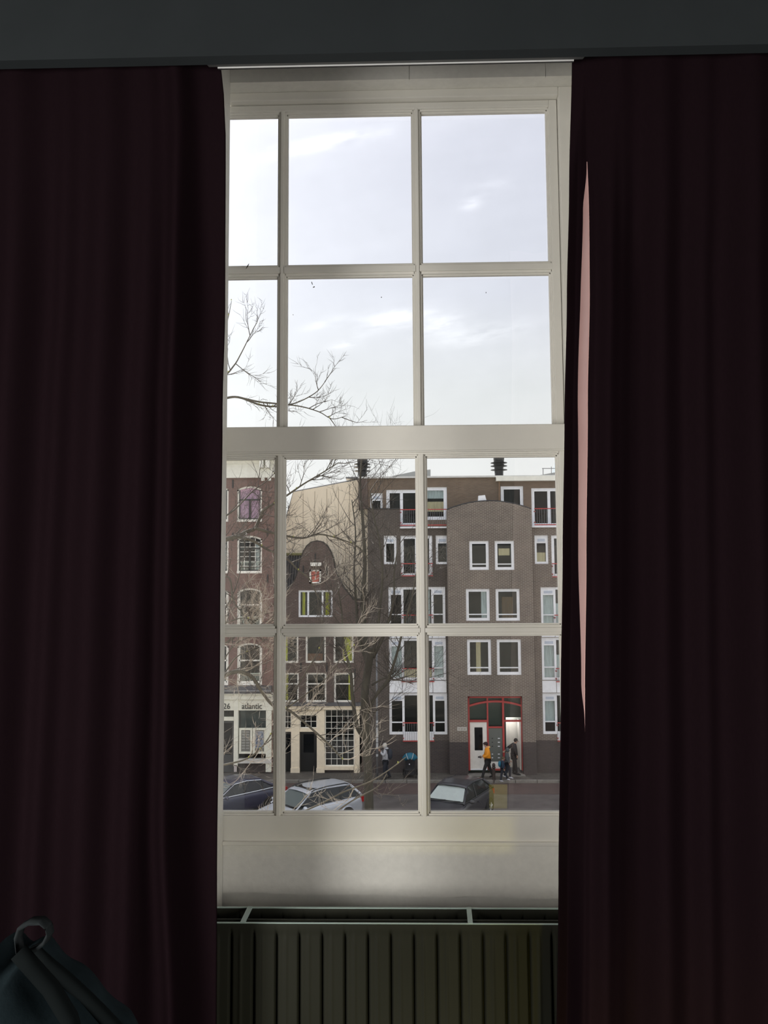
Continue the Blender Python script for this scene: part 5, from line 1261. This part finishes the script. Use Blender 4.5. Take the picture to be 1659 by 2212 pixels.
# tree at the left, nearer, reaching over the view
YT2 = 17.0
t2 = thing('tree', 'nearer bare tree with long crooked branches reaching in from the left', 'tree', (at(250, 1500, YT2).x, YT2, 0))
tx = at(250, 1500, YT2).x; sc2 = YT2 / F
TP = lambda z: Vector((tx - .05 * z * .1, YT2, z))
tk = MB(); tk.tube([(tx, YT2, -.05), (tx, YT2, 3), (tx - .1, YT2, 7), (tx + .1, YT2, 11), (tx, YT2, 14)], [.42, .34, .27, .2, .1], 12); tk.build('trunk', BARK, t2, smooth=True)
rn = random.Random(44); tw = MB(); tw3 = MB(); bud = MB()
def TPp(py): return (250, py)
lim2 = [([TPp(1260), (380, 1200), (478, 1168), (512, 1159), (535, 1148), (551, 1141), (562, 1118), (570, 1101), (592, 1088), (620, 1070), (655, 1046), (695, 1022), (730, 1000)], 14, 2, .5, 1.),
        ([(551, 1141), (585, 1150), (620, 1158), (655, 1162), (688, 1154), (730, 1163), (775, 1182), (800, 1215)], 7, 2, .8, 1.),
        ([(512, 1159), (545, 1168), (580, 1188), (617, 1205), (645, 1232), (668, 1250), (680, 1275), (700, 1310)], 7, 2, .4, .8),
        ([TPp(1240), (380, 1190), (480, 1120), (510, 1098), (545, 1062), (575, 1040), (600, 1015)], 6, 1.5, 1., .8),
        ([TPp(1600), (400, 1520), (480, 1463), (500, 1453), (522, 1451), (546, 1464), (563, 1490), (590, 1524), (618, 1531), (645, 1550), (683, 1583), (715, 1612), (740, 1640)], 13, 3, -.6, 1.2),
        ([TPp(1640), (400, 1670), (485, 1652), (530, 1640), (562, 1618), (590, 1578), (612, 1530), (640, 1480)], 6, 1.5, -.8, 1.2),
        ([TPp(1450), (400, 1420), (475, 1330), (500, 1290), (515, 1250), (530, 1190)], 6, 1.5, .3, .9),
        ([TPp(1330), (420, 1290), (490, 1245), (505, 1300), (530, 1330), (560, 1375), (600, 1420)], 6, 1.5, -.3, 1.),
        ([TPp(1000), (400, 880), (478, 862), (515, 858), (560, 874), (597, 878), (640, 870), (682, 848), (704, 822)], 8, 1.4, .4, .7),
        ([(515, 858), (560, 868), (600, 872), (650, 878), (690, 890), (718, 905), (748, 898)], 5, 1.2, .5, .7),
        ([TPp(960), (400, 840), (478, 815), (505, 790), (520, 765), (540, 725), (545, 715)], 6, 1.2, .4, .7),
        ([TPp(940), (400, 760), (480, 720), (492, 690), (500, 650)], 5, 1.1, .3, .55),
        ([TPp(1800), (480, 1790), (600, 1772), (680, 1742), (740, 1712), (800, 1688), (845, 1660), (876, 1636)], 5, 1.6, -4., .22),
        ([TPp(1850), (560, 1830), (690, 1775), (760, 1730), (815, 1700), (835, 1672)], 5, 1.4, -4.5, .22),
        ([TPp(1500), (400, 1440), (485, 1390), (540, 1350), (585, 1310), (620, 1270)], 5, 1.2, -.8, 1.),
        ([TPp(1420), (420, 1380), (490, 1345), (530, 1335), (560, 1350), (592, 1340)], 4, 1.2, -.9, 1.4),
        ([TPp(1560), (430, 1500), (500, 1400), (545, 1375), (585, 1372)], 4, 1.2, -.5, 1.4),
        ([(480, 1463), (510, 1420), (550, 1400), (590, 1365)], 4, 1.2, -.5, 1.4),
        ([(618, 1531), (660, 1500), (700, 1470), (740, 1420), (765, 1395)], 4, 1.2, -.5, .9),
        ([(618, 1531), (650, 1470), (680, 1420), (700, 1380)], 4, 1.2, -.4, .9)]
for pts, w0, w1, dy, dens in lim2:
    c = curve(pl3(pts, YT2, dy), 5); n = len(c); r0, r1 = w0 / 2 * sc2, w1 / 2 * sc2
    MB().tube(c, [r0 + (r1 - r0) * (i / (n - 1)) ** .8 for i in range(n)], 7).build('branch', BARK, t2, smooth=True)
    for i in range(6, n):
        if rn.random() < .42 * dens:
            d = (c[i] - c[i - 1]).normalized(); side = Vector((rn.gauss(0, .6), rn.gauss(0, .5), rn.choice((-1, 1, 1)) * rn.uniform(.3, 1.0)))
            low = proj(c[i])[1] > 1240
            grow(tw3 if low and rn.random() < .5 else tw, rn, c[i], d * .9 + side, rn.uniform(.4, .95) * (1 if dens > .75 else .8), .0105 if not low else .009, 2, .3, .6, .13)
    for i in range(8, n, 4):
        if rn.random() < .25: bud.ell(c[i] + Vector((0, -.02, .02)), (.011, .01, .018), 5, 4)
tw.build('twig', BARK2, t2, kind='stuff'); tw3.build('twig', BARK3, t2, kind='stuff', label='low twigs with sunlight painted into their pale colour')
bud.build('bud', LEAFB, t2, kind='stuff')
